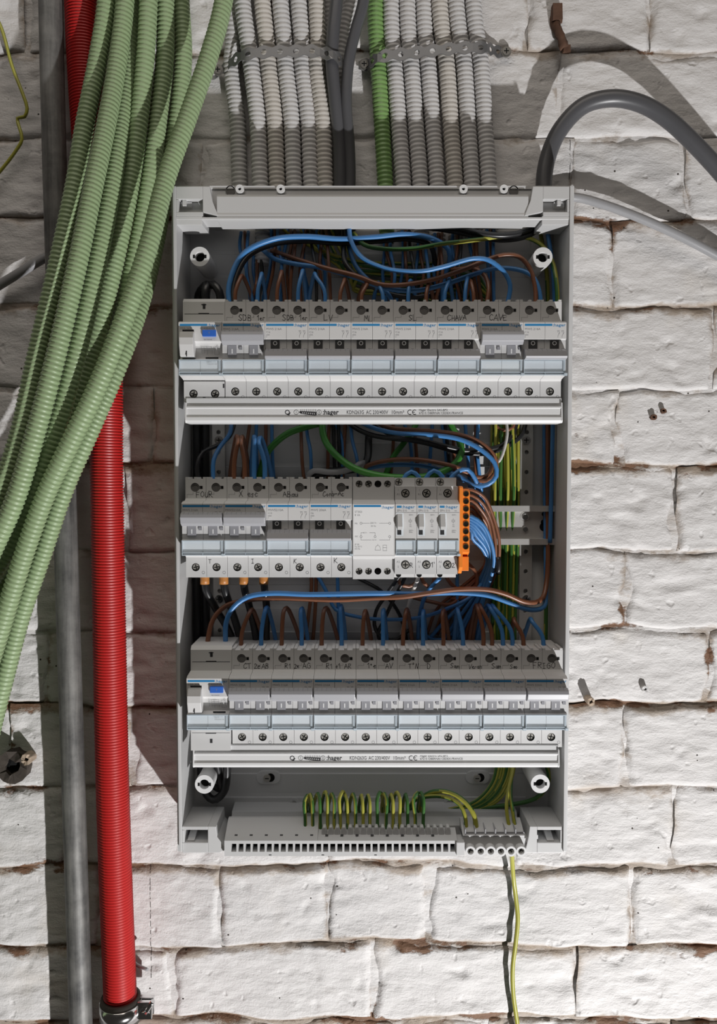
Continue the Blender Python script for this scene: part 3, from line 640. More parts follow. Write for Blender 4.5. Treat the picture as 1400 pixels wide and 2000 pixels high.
# ---------------------------------------------------------------- devices on the rails (local: x from 0, h out from the rail at 22 mm, z from rail centre)
H0 = 22.0
def screw_mesh(b):
    b.disc(0, 0, 2.75, -1.2, 0, 0, 18); b.box(-2.2, 2.2, 0, .05, -.42, .42, 1); b.box(-.42, .42, 0, .06, -2.2, 2.2, 1)
def tscrew(t, x, z, h, s=1.0, rot=0):
    o = part('terminal_screw', 'tscrew', screw_mesh, ['screw', 'black'], t, (x, -h, z)); o.rotation_euler = (0, rot, 0); return o
def shutter_mesh(b):
    b.disc(0, 0, 3.75, 0, 1.6, 0, 20); b.box(3.0, 6.4, 1.5, 2.5, -1.35, 1.35, 0); b.box(4.4, 6.2, 2.5, 2.53, -1.1, 1.1, 1); b.line([(-2.2, 1.0), (0, 1.8), (2.2, 1.0)], .3, 1.65, 1)
def mcb_body(b, low=True):
    for p in (0, 1):
        a, e = p*17.5+.12, p*17.5+17.38
        b.prism([(1.3, 41.5), (38, 41.5), (38, 25), (44, 25), (46, 23.4), (56.5, 22.6), (60, 21.0), (60, 8.0), (58, 7.4), (57.6, -8.2), (59.0, -8.9), (59.0, -21.2), (46, -23), (44, -24.5), (38, -24.5), (38, -41.5), (1.3, -41.5)], a, e)
        cx = (a+e)/2
        b.holed(a, e, 25, 41.5, 38, 44, [(cx-.6, 34.3, 3.8)], 0)
        b.holed(a, e, -41.5, -24.5, 38, 44, [(cx-.5, -32.9, 3.4)], 0, 1)
        # wire-entry lips along the top edge
        for q in (0, 1, 2): b.box(a+q*7.3, a+q*7.3+2.4, 24, 44, 41.4, 43.0, 0)
        b.disc(cx-.5, -32.9, 3.5, 37.9, 38.1, 1, 16)
def mcb(X, row, on, model, rate, lab, notes, group, shift=0):
    t = thing('circuit_breaker', lab, 'circuit breaker', (X, -H0, ZR[row]), group)
    part('body', 'mcbbody', mcb_body, ['device', 'black'], t)
    for p in (0, 1):
        x = p*17.5+8.15
        part('terminal_cover', 'shutter', shutter_mesh, ['shutter', 'black'], t, (x, -41.6, 34.3))
        tscrew(t, x+.1, -32.9, 42.9, rot=random.uniform(-.6, .6))
        part('indicator', 'ind%d' % on, (lambda b: (b.box(-3.6, 3.6, 0, .8, -8.6, 0, 0), b.box(-.45, .45, .8, .85, -6.2, -2.6, 1))) if on else
             (lambda b: (b.box(-3.6, 3.6, 0, .8, -7.4, 0, 0), b.ring(0, -2.3, 1.2, 1.7, .8, .86, 1, 18), b.box(-2.5, 2.5, .8, .9, -7.2, -4.6, 0))), ['indicator', 'white'] if on else ['darkwin', 'white'], t, (x, -57.7, 2.6 if on else 7.0))
        part('window_tab', 'wtab', lambda b: b.box(-1.3, 1.3, 0, 1.8, -1.2, 1.2), 'indicator', t, (x+7.0, -57.2, .4 if on else -.8))
    def tog_on(b): b.prism([(57, 12.8), (63, 14.3), (67.0, 12.6), (68, 10.0), (66.0, 5.0), (62.0, 2.8), (57, 3.0)], .5, 34.3)
    def tog_off(b): b.prism([(57, -8.5), (62, -9.2), (66.5, -8.4), (67.5, -7.0), (64.5, -2.6), (60.5, -.2), (57, .2)], .5, 34.3)
    tg = part('toggle', 'tog%d' % on, tog_on if on else tog_off, 'toggle', t, bevel=.5)
    part('grip_groove', 'grip%d' % on, (lambda b: [b.prism([(63, 14.4), (66.9, 12.8), (66.9, 12.5), (63, 14.2)], 3+3.9*k, 3.25+3.9*k) for k in range(8)]) if on else (lambda b: [b.prism([(60.5, -.1), (64.5, -2.5), (64.5, -2.8), (60.5, -.4)], 3+3.9*k, 3.25+3.9*k) for k in range(8)]), 'print', tg)
    text(model, 2.5, 'print', t, 1.0, 60.06, 15.0, fit=12.6); text(rate, 2.0, 'print', t, 1.0, 60.06, 12.6); text('6000\n3', 1.5, 'print', t, 1.0, 60.06, 10.6)
    front_print(t, 35, 18.0)
    part('circuit_symbol', 'mcbsym', lambda b: [b.line(pts, .22, 60.06) for dx in (28.0, 31.4) for pts in ([(dx, 9), (dx, 10.4), (dx+1.2, 12.4)], [(dx, 13), (dx, 14.4)], [(dx+.6, 12.2), (dx+1.5, 13.2), (dx+.8, 14.2)], [(dx-.6, 14.4), (dx+1.4, 14.4)])], 'print', t)
    part('circuit_mark', 'mcbmark', lambda b: [b.line([(1.5+p*17.5, 25.6), (1.5+p*17.5, 28.4), (6.5+p*17.5, 28.4), (6.5+p*17.5, 30.2)], .25, 44.06) for p in (0, 1)], 'print', t)
    part('circuit_mark', 'mcbmarklow', lambda b: [b.ring(14.6+p*17.5, -37.4, 1.0, 1.3, 44.0, 44.06, 0, 14) for p in (0, 1)], 'print', t)
    holder(t, 0, 35)
    for k, (s, x, z, sz, h) in enumerate(notes): pen(s, x, z, h, sz, t, rs=int(X*7)+k+row*77)
    return t
def front_print(t, wd, z, small=False):
    xe = wd-11.6 if not small else 5.0
    part('stripe', 'stripe%s' % wd, lambda b: b.quad(1.1, xe, z+.3, z+2.0, 60.07), 'blueprint', t)
    text(':hager', 3.3, 'blueprint', t, xe+.3, 60.08, z-.1, fit=10.2 if not small else 10.4, bold=.008, name='brand_lettering')
def holder(t, x0, x1):
    key = 'holder%s' % (x1-x0)
    L = x1-x0
    part('label_paper', key+'p', lambda b: b.box(.9, L-2.6, 59.0, 59.6, -19.0, -9.8), 'paper', t, (x0, 0, 0))
    o = part('label_holder', key, lambda b: (b.box(.7, L-2.2, 60.2, 60.7, -18.8, -9.4), ), 'clear', t, (x0, 0, 0))
    part('holder_edge', key+'e', lambda b: (b.box(.3, L-.6, 59.0, 61.0, -9.6, -8.9), b.box(.3, .9, 59, 61, -21, -9.6), b.box(L-2.6, L-.9, 59, 60.8, -21, -9.6), b.box(.3, L-.6, 59, 61.2, -19.5, -18.9), b.box(.3, L-.6, 59, 60.9, -21.6, -20.9), b.box(L/2-.2, L/2+.2, 59, 61.0, -21.6, -18.9), b.box(L-2.0, L+.6, 59, 62.0, -21.9, -20.0)), 'clearedge', o)
    if L > 30: part('seam', key+'s', lambda b: b.box(L/2-.12, L/2+.12, 59.6, 59.7, -19, -9.8), 'print', o)
N1 = 'breakers of the top row'; N2 = 'breakers of the middle row'; N3 = 'breakers of the bottom row'
XT = W(433, 660, 82)[0]
top = [(1, 'switched-on breaker marked SDB beside the top row test-button unit', [('SDB', 11, 25.8, 4.6, 44.1), ('1er', 26.5, 26, 4.4, 44.1)]),
       (0, 'switched-off breaker marked SDB next to the switched-on SDB one', [('SDB', 12.5, 26, 4.6, 44.1), ('1er', 26.5, 26, 4.4, 44.1)]),
       (0, 'switched-off breaker marked LV in the top row', [('LV', 12, 25.6, 5.0, 44.1)]),
       (0, 'switched-off breaker marked ML in the top row', [('ML', 11, 25.4, 4.6, 44.1)]),
       (0, 'switched-off breaker marked SL in the top row', [('SL', 12.5, 25.6, 4.8, 44.1)]),
       (0, 'switched-off breaker marked CHAVA in the top row', [('CHAVA', 9.5, 26, 4.5, 44.1)]),
       (1, 'switched-on breaker marked CAVE in the top row', [('CAVE', 9.5, 26, 4.8, 44.1)]),
       (0, 'unmarked switched-off breaker at the end of the top row', [])]
for i, (on, lab, notes) in enumerate(top): mcb(XT+35*i, 0, on, 'MWS 216A', 'C16', lab, notes, N1)
XM = W(354, 1010, 82)[0]
mid = [(1, 'MWS 216A', 'C16', 'switched-on breaker marked FOUR in the middle row', [('FOUR', 9, 26, 5, 44.1), ('T', 19, -29.5, 3.5, 44.1)]),
       (1, 'MWS210A', 'C10', 'switched-on breaker marked X esc in the middle row', [('X esc', 10, 26.5, 4.8, 44.1), ('I', 20, -29.5, 3.8, 44.1)]),
       (0, 'MWS210A', 'C10', 'switched-off breaker marked ABau in the middle row', [('ABau', 12, 26.5, 4.8, 44.1), ('K', 20.5, -29.5, 4, 44.1)]),
       (0, 'MWS 206A', 'C6', 'switched-off breaker marked Conb-Ac beside the transformer', [('Conb-Ac', 10, 27, 4.2, 44.1), ('K', 19.5, -29.5, 4, 44.1)])]
for i, (on, md, rt, lab, notes) in enumerate(mid): mcb(XM+35*i, 1, on, md, rt, lab, notes, N2)
XB = W(447, 1345, 82)[0]
bot = [('MWS 220A', 'C20', 'CT 2e', 'AB'), ('MWS 216A', 'C16', 'R1 2e', 'AG'), ('MWS 216A', 'C16', 'R1 +1', 'AR'), ('MWS 216A', 'C16', '1°e', 'AV'), ('MWS 216A', 'C16', 'T°N', 'D'), ('MWS 216A', 'C16', 'Sam', 'Veran'), ('MWS 216A', 'C16', 'Sam', 'Sal'), ('MWS 220A', 'C20', 'FRIGO', '')]
for i, (md, rt, a, c) in enumerate(bot):
    notes = [(a, 9.5, 26.0, 4.2 if a != 'FRIGO' else 5, 44.1)]+([(c, 25, 25.8, 4.4 if len(c) < 3 else 3.7, 44.1)] if c else [])
    if i in (0, 1, 3, 5): notes.append(((1, 2, 0, 'AB')[0] and 'ACKE'[i % 4], 19.5, -26.8, 2.4, 44.1))
    nm = {0: 'CT 2e and AB', 1: 'R1 2e and AG', 2: 'R1 and AR', 3: '1e and AV', 4: 'TN and D', 5: 'Sam and Veran', 6: 'Sam and Sal', 7: 'FRIGO'}[i]
    mcb(XB+35*i, 2, 1, md, rt, 'switched-on breaker marked %s in the bottom row' % nm, notes, N3)
def rcd(X, row, lab, lowcover):
    t = thing('residual_current_breaker', lab, 'circuit breaker', (X, -H0, ZR[row]), 'units with blue test buttons')
    def body(b):
        b.prism([(1.3, 44.5), (40, 44.5), (43, 41.5), (43.5, 24), (56.5, 22.6), (60, 21.2), (60, 6.2), (56, 5.2), (55, 3.0), (54.5, -7.0), (59.0, -8.9), (59.0, -21.2), (46, -23), (38, -24.5), (38, -41.5), (1.3, -41.5)], .1, 34.9)
        if lowcover: b.box(.5, 34, 30, 47, -43.5, -24.5)
        else: b.holed(.5, 34.5, -41.5, -24.5, 38, 44, [(8.5, -34.8, 3.5), (26.5, -34.8, 3.5)], 0, 1)
    part('body', None, body, ['device', 'black'], t, bevel=0)
    part('cover_seam', None, lambda b: (b.quad(1.5, 33.5, 31.2, 31.6, 43.4), b.quad(13, 22, 31.4, 32.2, 43.42), b.quad(16.6, 18.8, 35.5, 39.8, 43.3), b.quad(15.4, 19.6, 38.9, 39.5, 43.32)), 'ink', t)
    if lowcover: part('cover_seam', None, lambda b: (b.quad(1.5, 33.5, -28.4, -28.1, 47.05), b.quad(13, 22, -29, -28.2, 47.06), b.quad(16.6, 18.8, -37, -33.4, 47.05)), 'ink', t)
    else:
        for x in (8.5, 26.5): tscrew(t, x, -34.8, 42.9, rot=random.uniform(-.5, .5))
        part('slot', None, lambda b: b.quad(16.2, 18.6, -40.5, -37.5, 44.05), 'ink', t); part('slot', None, lambda b: b.quad(33, 34.3, -30, -26.5, 44.06), 'ink', t)
    part('toggle', None, lambda b: b.prism([(54, 13.6), (63, 13.2), (66, 8), (66, 2.5), (63, -6.5), (54, -7)], 1.6, 13.0), 'device', t, bevel=.5)
    part('toggle_mark', None, lambda b: b.quad(6.8, 7.7, -5, 0.5, 66), 'ink', t).location = (0, 1.6*S, -.002)
    part('test_button', None, lambda b: b.box(19.6, 30.6, 59, 62, 9.6, 15.0), 'testblue', t, bevel=.5)
    text('T', 2.6, 'print', t, 24.4, 62.06, 11.3)
    part('slot', None, lambda b: b.quad(3.2, 12.6, 13.9, 15.4, 60.05), 'ink', t); part('slot', None, lambda b: b.quad(21.5, 32, -8.0, -6.6, 58.3), 'ink', t)
    text('CDA 263F', 2.2, 'print', t, 1.2, 60.07, 15.7); text('63 A/I\u0394n0.03A', 2.2, 'print', t, 17.5, 60.07, 15.7, sx=.95)
    text('test mensuel', 1.3, 'print', t, 20.5, 60.07, 7.0)
    part('circuit_symbol', None, lambda b: [b.line(p, .22, 55.9) for p in ([(18, -3), (18, 2.4), (24, 2.4)], [(20.4, -3), (20.4, 1), (26.5, 1), (26.5, -3.5)], [(22.6, -4), (22.6, 1.6)], [(18, -1), (26.5, -1)], [(28.5, -4), (28.5, .5), (32, .5), (32, -4), (28.5, -4)], [(29, 2), (31, 3.4)], [(30.4, 1.4), (31.6, 3)])], 'print', t)
    text('230 V~\n16963041-EA', 1.5, 'print', t, 23, 61.15, -11.6)
    front_print(t, 35, 18.0); holder(t, 0, 35); return t
rcd(XT-35.1, 0, 'wide unit with blue test button heading the top row', False)
rcd(XB-35.1, 2, 'wide unit with blue test button heading the bottom row', True)
# bell transformer
XTR = XM+140.3
t = thing('bell_transformer', 'pale grey bell transformer between the breakers and relays', 'transformer', (XTR, -H0, ZR[1]))
def trb(b):
    b.prism([(1.3, 43), (38, 43), (38, 31), (44, 31), (44, 24), (56, 22.4), (60, 20.6), (60, -22.0), (56.5, -24), (44, -26), (38, -26), (38, -43), (1.3, -43)], .15, 34.8)
    for z0, z1, zc in ((31, 43, 37.2), (-43, -26, -36.2)):
        b.holed(.15, 34.8, z0, z1, 38, 44, [(5.4, zc, 2.9), (13.3, zc, 2.9), (21.2, zc, 2.9), (29.2, zc, 2.9)], 0, 1)
part('body', None, trb, ['device', 'black'], t)
for zc in (37.2, -36.2):
    for k, x in enumerate((5.4, 13.3, 21.2, 29.2)):
        if k == 2: part('terminal_plug', 'tplug', lambda b: b.disc(0, 0, 2.4, -1, 0, 0, 16), 'shutter', t, (x, -40.5, zc))
        else: tscrew(t, x, zc, 42.6, rot=random.uniform(-.6, .6))
front_print(t, 35, 17.2)
part('front_label', None, lambda b: b.quad(1.0, 33.8, -21.0, 20.2, 60.03), 'white', t)
text('ST303', 2.4, 'print', t, 1.8, 60.08, 13.6); text('8 VA', 2.2, 'print', t, 1.8, 60.08, 11.0)
text('PRI', 1.7, 'print', t, 1.8, 60.08, 4.2); text('230 V~', 1.9, 'print', t, 14.5, 60.08, 4.6); text('50 Hz', 1.7, 'print', t, 15, 60.08, 2.2)
text('SEC', 1.7, 'print', t, 1.8, 60.08, -6.4); text('8 V~', 1.6, 'print', t, 9, 60.08, -3.3); text('12 V~', 1.6, 'print', t, 16, 60.08, -9.2)
text('IP 20\nTa 35\u00b0C\n50 Hz', 1.8, 'print', t, 1.8, 60.08, -13.0)
part('wiring_diagram', None, lambda b: ([b.ring(x, z, .7, 1.0, 60.0, 60.08, 0, 14) for x, z in ((7, 5), (30.5, 5), (7, -6), (18.5, -6), (30.5, -6))], [b.line(p, .22, 60.08) for p in ([(8, 5), (14, 5)], [(22, 5), (29.5, 5)], [(7, -5), (7, -2.8), (9, -2.8)], [(14, -2.8), (18.5, -2.8), (18.5, -5)], [(7, -7), (7, -8.8), (15.6, -8.8)], [(22, -8.8), (30.5, -8.8), (30.5, -7)], [(18.5, -17), (19.2, -14), (20.8, -13), (22.4, -14), (23, -17), (18.5, -17)], [(25, -17.5), (25, -13), (28, -13), (28, -17.5), (25, -17.5)], [(25, -15), (28, -15)], [(20.8, -13), (20.8, -12.2)])]), 'print', t)
# relays
XRL = XTR+35.2
for k, (mk, a) in enumerate((('R', 'marked R beside the transformer'), ("1'", 'marked 1 between two others'), ("2'", 'marked 2 beside the orange terminal block'))):
    t = thing('relay', 'narrow pale grey relay %s' % a, 'relay', (XRL+17.6*k, -H0, ZR[1]), 'impulse relays of the middle row')
    def rl(b):
        b.prism([(1.3, 42.5), (36, 42.5), (36, 35.5), (47, 35.3), (47, 24), (56, 21.6), (60, 20.6), (60, -8.6), (59, -8.9), (59, -21), (50, -22.6), (47, -24), (47, -38.5), (36, -38.7), (36, -42.5), (1.3, -42.5)], .1, 17.4)
    part('body', 'relaybody', rl, 'device', t)
    for (qx, qz, qr, qh) in ((8.8, 29.5, 3.5, 47), (9, -30.5, 3.5, 47), (3.8, 38.8, 3.1, 36), (3.8, -40.2, 2.2, 36)):
        part('terminal', 'relterm%s%s' % (qr, qh), lambda b: (b.ring(0, 0, qr-.6, qr, -.6, .3), b.disc(0, 0, qr-.5, -1, .04)), 'black', t, (qx, -qh, qz))
    tscrew(t, 8.8, 29.5, 47.6, rot=.4); tscrew(t, 9, -30.5, 47.6, rot=-.3*k); tscrew(t, 3.8, 38.8, 36.4, rot=.2)
    part('lever_recess', 'relrec', lambda b: (b.quad(.9, 6.6, -5.2, 13.8, 60.05)), 'paper', t)
    part('lever', 'rellev', lambda b: (b.prism([(60, 13), (64.5, 2.5), (64.5, 0), (60, -.4)], 1.6, 5.6, 0), b.box(1.6, 4.8, 60, 60.4, -4.4, -.4, 1)), ['bar', 'ink'], t)
    part('print_lines', 'relpr', lambda b: [b.line(p, .22, 60.08) for p in ([(12.2, 7.5), (12.2, 9)], [(11, 6.2), (13.4, 6.2), (13.4, 7.5), (11, 7.5), (11, 6.2)], [(12.2, 4.8), (12.2, 6.2)], [(.4, 13.9), (17.1, 13.9)])], 'print', t)
    text('1', 2.3, 'print', t, 2.4, 47.06, 31.4); text('A1', 2.4, 'print', t, 1.6, 47.06, 27.8); text('A2', 2.4, 'print', t, 1.6, 47.06, -28.8); text('2', 2.3, 'print', t, 2.4, 47.06, -32.8)
    text('EPN 510', 2.3, 'print', t, 1.2, 60.08, 14.6); text('16A', 1.4, 'print', t, 12.8, 60.08, 14.8); text('250V~', 1.4, 'print', t, 11, 60.08, 11.4); text('A1\nA2', 1.4, 'print', t, 11.6, 60.08, 3.4); text('230V~\n50Hz', 1.4, 'print', t, 11, 60.08, -1.4)
    front_print(t, 17.5, 17.4, True); holder(t, 0, 17.4)
    pen(mk, 12.6, -32.6, 47.1, 4.2, t, rs=k+3)
# orange terminal block
XO = XRL+17.6*3+.3
t = thing('terminal_block', 'orange distribution terminal block beside the relays', 'terminal block', (XO, -H0, ZR[1]))
def ob(b):
    b.prism([(1.3, 33), (50, 35.5), (54, 34.5), (54, -32), (46, -38), (1.3, -33)], 0, 3.0)
    b.prism([(1.3, 33), (44, 33), (48, 31), (48, -20), (38, -24), (38, -36), (1.3, -33)], 3.0, 9.4)
    b.box(3.0, 9.4, 30, 44, -36, -24)
part('body', None, ob, 'orange', t, bevel=.4)
for k in range(8):
    z = 29-k*6.3
    part('clamp_hole', 'oclamp', lambda b: (b.ring(0, 0, 1.9, 2.6, 0, .5, 1, 16), b.disc(0, 0, 1.95, 0, .06, 0, 16)), ['black', 'brass'], t, (6.2, -48, z))
# ---------------------------------------------------------------- busbar covers under the top and bottom rows
def busbar(row, pxl, pxr, py0, py1, lab):
    hb = 70; x0 = W(pxl, (py0+py1)/2, hb)[0]; x1 = W(pxr, (py0+py1)/2, hb)[0]; zt = W(700, py0, hb)[2]; zb = W(700, py1, hb)[2]; Lz = zt-zb
    t = thing('busbar', lab, 'busbar', (x0, 0, zb), 'busbars')
    wd = x1-x0
    part('cover', None, lambda b: (b.prism([(52, Lz), (66, Lz), (67, Lz-.6), (67.4, Lz*.66), (69.2, Lz*.64), (69.2, Lz*.58), (68.6, Lz*.56), (68.6, Lz*.29), (69.2, Lz*.27), (69.2, Lz*.24), (70, Lz*.22), (70, 2.2), (68.5, 0), (52, 0)], 0, wd), b.prism([(52, Lz*.9), (69, Lz*.8), (70.4, 2), (69, 0), (52, 0)], -.4, .8), b.prism([(52, Lz*.9), (69, Lz*.8), (70.4, 2), (69, 0), (52, 0)], wd-.8, wd+.4)), 'bar', t, bevel=.25)
    h = 68.68; zc = Lz*.36
    k = wd/312.0
    text('Q', 5.6, 'ink', t, 82*k, h, zc-.6, bold=.012)
    part('arrow_tick', None, lambda b: b.line([(85.4*k, zc-.9), (86.8*k, zc+.9)], .5, h), 'ink', t)
    for x, n in ((91.6, '1'), (110.6, '2')):
        part('circle', None, lambda b: b.ring(x*k, zc+1.3, 1.75, 2.05, h-.05, h, 0, 20), 'ink', t); text(n, 2.8, 'ink', t, x*k, h, zc+.35, 'CENTER')
    def comb(b):
        xa, xb = 94.6*k, 108.4*k
        b.add([(xa, -h, zc+2.2), (xb, -h, zc+1.6), (xb+.2, -h, zc-1.0), (xb-1.2, -h, zc-1.6), (xa+.6, -h, zc+.2), (xa-.6, -h, zc+1.0)], [(0, 1, 2, 3, 4, 5)][::-1])
        for q in range(9): x = xa+1+q*(xb-xa-1.6)/8; b.line([(x, zc+2), (x, zc+3.7)], .3, h)
        for q in range(7): x = xa+2.2+q*1.6; b.line([(x, zc+1.3-q*.12), (x+.5, zc+.5-q*.16)], .35, h+.03, 1)
        b.line([(xa+4, zc-1.1), (xb-.4, zc-2.9)], .25, h); b.line([(xb-.4, zc-2.9), (xb-.6, zc-.8)], .25, h)
    part('comb_drawing', None, comb, ['ink', 'white'], t)
    text(':hager', 5.6, 'ink', t, 113.6*k, h, zc-.5, bold=.022, name='brand_lettering', fit=13.2*k)
    text('KDN263G', 4.4, 'ink', t, 133.3*k, h, zc-.2, fit=14.2*k); text('AC 230/400V', 4.4, 'ink', t, 149.6*k, h, zc-.2, fit=18.2*k); text('10mm\u00b2', 4.4, 'ink', t, 170.2*k, h, zc-.2, fit=10.2*k)
    part('conformity_mark', None, lambda b: ([b.line([(cx+1.9*math.cos(a), zc+1.3+1.9*math.sin(a)) for a in [math.radians(60+q*30) for q in range(9)]], .5, h) for cx in (186*k, 189.9*k)], b.line([(188.2*k, zc+1.3), (189.8*k, zc+1.3)], .5, h)), 'ink', t)
    text('Hager Electro SAS-BP3\n67215 OBERNAI CEDEX-FRANCE', 2.5, 'ink', t, 193.4*k, h, zc+2.3, fit=36.4*k)
    return t
busbar(0, 362, 1098, 776, 826, 'long white busbar cover printed in black under the top breaker row')
busbar(2, 377, 1092, 1457, 1500, 'long white busbar cover printed in black under the bottom breaker row')
# ---------------------------------------------------------------- earth terminal strip and brass terminal along the bottom
q0 = W(438, 1656, 66); q1 = W(893, 1656, 66); zf1 = W(700, 1642, 66)[2]; zf0 = W(700, 1672, 66)[2]
t = thing('earth_strip', 'grey slotted earth terminal strip along the bottom of the box', 'terminal strip', (q0[0], 0, zf0))
Ls = q1[0]-q0[0]; Hs = zf1-zf0; NS = 32
def strip_front(b):
    cell = (Ls-6)/NS
    b.box(0, 6, 54, 66, 0, Hs); b.box(6, Ls, 54, 66, 0, Hs*.28); b.box(6, Ls, 54, 66, Hs*.80, Hs)
    for k in range(NS): b.box(6+k*cell+4.3, 6+(k+1)*cell, 54, 66, Hs*.28, Hs*.80)
    b.box(6, Ls, 54, 56, Hs*.28, Hs*.8, 1)
part('front_comb', None, strip_front, ['plastic', 'black'], t)
def strip_top(b):
    b.prism([(40, Hs+10), (44, Hs+10.4), (66, Hs), (54, Hs-2), (40, Hs-2)], 0, Ls*.40)
    b.prism([(50, Hs+4.6), (66, Hs), (54, Hs-2), (50, Hs-2)], Ls*.40, Ls)
part('top_cover', None, strip_top, 'plastic', t, bevel=.3)
cell = (Ls-6)/NS
for k in range(20):
    x = Ls*.415+k*(Ls*.585-4)/20
    part('tooth', 'tooth', lambda b: b.plate([(0, 0), (4.9, 0), (4.7, 4.6), (3.7, 8.0), (1.2, 8.0), (.2, 4.6)], -3, 4), 'plastic', t, (x, -55, Hs+.6), bevel=.8)
part('mark', None, lambda b: [b.quad(x, x+2.2, .6, 1.4, 66.05) for x in (38, 83, 128)], 'ink', t)
part('mark', None, lambda b: [b.add([(x, -61.5, Hs+2.15), (x+2.6, -61.5, Hs+2.15), (x+2.6, -60, Hs+2.85), (x, -60, Hs+2.85)], [(0, 1, 2, 3)]) for x in range(8, int(Ls)-8, 13)], 'ink', t)
q0 = W(893, 1660, 66); 
t = thing('earth_terminal', 'grey six-screw earth terminal at the end of the slotted strip', 'terminal block', (q0[0], 0, zf0))
Lb = W(1026, 1660, 66)[0]-q0[0]
def eb(b):
    b.box(5, Lb, 44, 62, Hs*.35, Hs+3); b.prism([(40, Hs+9), (42, Hs+10), (63, Hs+3), (60, Hs), (40, Hs)], 5, Lb); b.box(-1, 6, 52, 68, Hs*.1, Hs*.95)
part('body', None, eb, 'plastic', t, bevel=.4)
for k in range(6):
    x = 11+k*(Lb-15)/5
    part('clamp', 'eclamp', lambda b: (b.ring(0, 0, 2.7, 4.4, 50, 68.5, 0, 24), b.disc(0, 0, 2.8, 50, 64, 1, 18)), ['bar', 'black'], t, (x, 0, Hs*.38))
    tscrew(t, x, Hs*.38, 65.6, rot=random.uniform(-.6, .6))
    part('wire_gate', 'egate', lambda b: (b.box(-4.0, -3.2, 44, 62, 0, 5), b.box(-4, 4, 60, 61, 0, 2.2)), 'toggle', t, (x, 0, Hs+3))
part('latch', None, lambda b: (b.box(Lb, Lb+7, 50, 60, Hs*.35, Hs*.95, 0), b.box(Lb+1.5, Lb+5, 60, 61, Hs*.4, Hs*.7, 1), b.box(Lb+6, Lb+12, 50, 60, Hs*.7, Hs*1.15, 0), b.box(Lb+7, Lb+12, 50, 60, Hs*.2, Hs*.4, 0)), ['plastic', 'shutter'], t)
# ---------------------------------------------------------------- wires inside the box
NM = {'blue': 'blue_wire', 'brown': 'brown_wire', 'blackw': 'black_wire', 'gy': 'earth_wire', 'greenw': 'green_cable', 'whitew': 'white_wire', 'greyw': 'grey_cable'}
def wire(c, r, pts, lab, group=None, raw=False, n=10):
    b = MB(); P = pts if raw else px(*pts)
    if c == 'gy': b.tube(P, r, n=n, step=4, stripe=random.uniform(.5, 9), twist=random.choice((.01, .015, .02, -.012)))
    else: b.tube(P, r, n=n, step=4)
    return single(NM[c], b, ['gy_g', 'gy_y'] if c == 'gy' else c, lab, 'cable' if r > 2.6 else 'wire', group)
# --- top chamber, the bold ones
wire('blue', 2.3, [(449,600,50),(447,560,48),(474,497,44),(532,468,40),(594,462,38),(667,467,36),(735,463,36),(793,458,36),(846,467,34),(876,488,30),(878,513,28),(867,540,26),(864,600,24)], 'thick blue wire arching from the first top breaker across the conduit ends')
wire('blackw', 2.3, [(457,600,50),(456,562,47),(482,503,42),(534,477,36),(594,471,33),(667,475,31),(740,471,31),(800,467,30),(840,480,28),(850,520,22),(846,600,18)], 'thick black wire running just under the arching thick blue one')
wire('blue', 2.0, [(681,425,30),(686,472,40),(708,504,46),(740,520,50),(764,527,52),(822,530,54),(866,521,54),(925,505,54),(954,508,54),(983,530,53),(996,557,52),(990,598,50)], 'bright blue wire waving across to the CAVE breaker')
wire('brown', 2.0, [(529,489,30),(582,507,36),(637,524,42),(696,539,46),(740,555,48),(778,557,49),(837,548,49),(896,530,48),(950,508,46),(984,498,44),(1013,501,44),(1033,522,45),(1045,560,47),(1046,600,49)], 'thick brown wire sweeping to the end breaker of the top row')
wire('blue', 2.0, [(512,487,30),(535,505,34),(579,516,38),(623,522,40),(696,543,42),(749,562,44),(808,568,44),(866,556,43),(925,536,41),(969,524,40),(1013,527,42),(1038,538,45),(1051,562,47),(1057,600,48)], 'blue wire sweeping to the end breaker under the thick brown one')
wire('gy', 1.9, [(690,455,30),(711,478,36),(749,486,40),(808,485,42),(866,476,42),(925,469,40),(969,464,36),(1013,462,32),(1042,469,28),(1062,483,30),(1078,510,36),(1087,554,42),(1088,640,44),(1085,760,42)], 'green and yellow wire drooping from the grey cables towards the box wall')
wire('blackw', 2.6, [(1064,405,28),(1054,433,30),(1027,451,34),(984,460,38),(940,456,38),(896,445,34),(837,434,30),(790,428,26)], 'heavy black core of the arching cable, upper of the two')
wire('blackw', 2.6, [(1070,405,24),(1058,440,26),(1030,460,30),(985,468,33),(940,463,33),(896,453,30),(837,444,27),(770,436,24),(730,430,20)], 'heavy black core of the arching cable, lower of the two')
wire('blue', 1.9, [(1061,400,26),(1066,437,28),(1073,478,30),(1080,530,31),(1083,600,30),(1082,700,28),(1078,900,26),(1074,1060,24)], 'blue wire running down the box wall beside the cover screw post')
wire('gy', 1.9, [(1052,400,18),(1054,440,18),(1060,485,16),(1068,540,14),(1070,640,13),(1068,900,12),(1066,1200,12),(1064,1480,13),(1072,1520,16),(1056,1552,20),(1034,1564,22),(994,1572,22),(940,1578,20),(870,1586,18)], 'green and yellow wire down the box wall to the bottom chamber')
wire('brown', 1.8, [(880,527,32),(925,524,36),(948,540,42),(954,563,46),(949,600,48)], 'short brown wire bending into the CAVE breaker')
wire('blackw', 2.2, [(668,430,18),(671,472,28),(673,510,36),(688,532,38),(720,556,36),(760,574,32),(810,580,28),(850,572,24),(890,556,22)], 'black wire dropping from the grey cable and swinging sideways')
wire('blue', 2.0, [(676,430,16),(681,480,26),(694,518,32),(720,548,36),(756,572,38),(770,600,40)], 'blue wire dropping from the grey cable into the ML breaker')
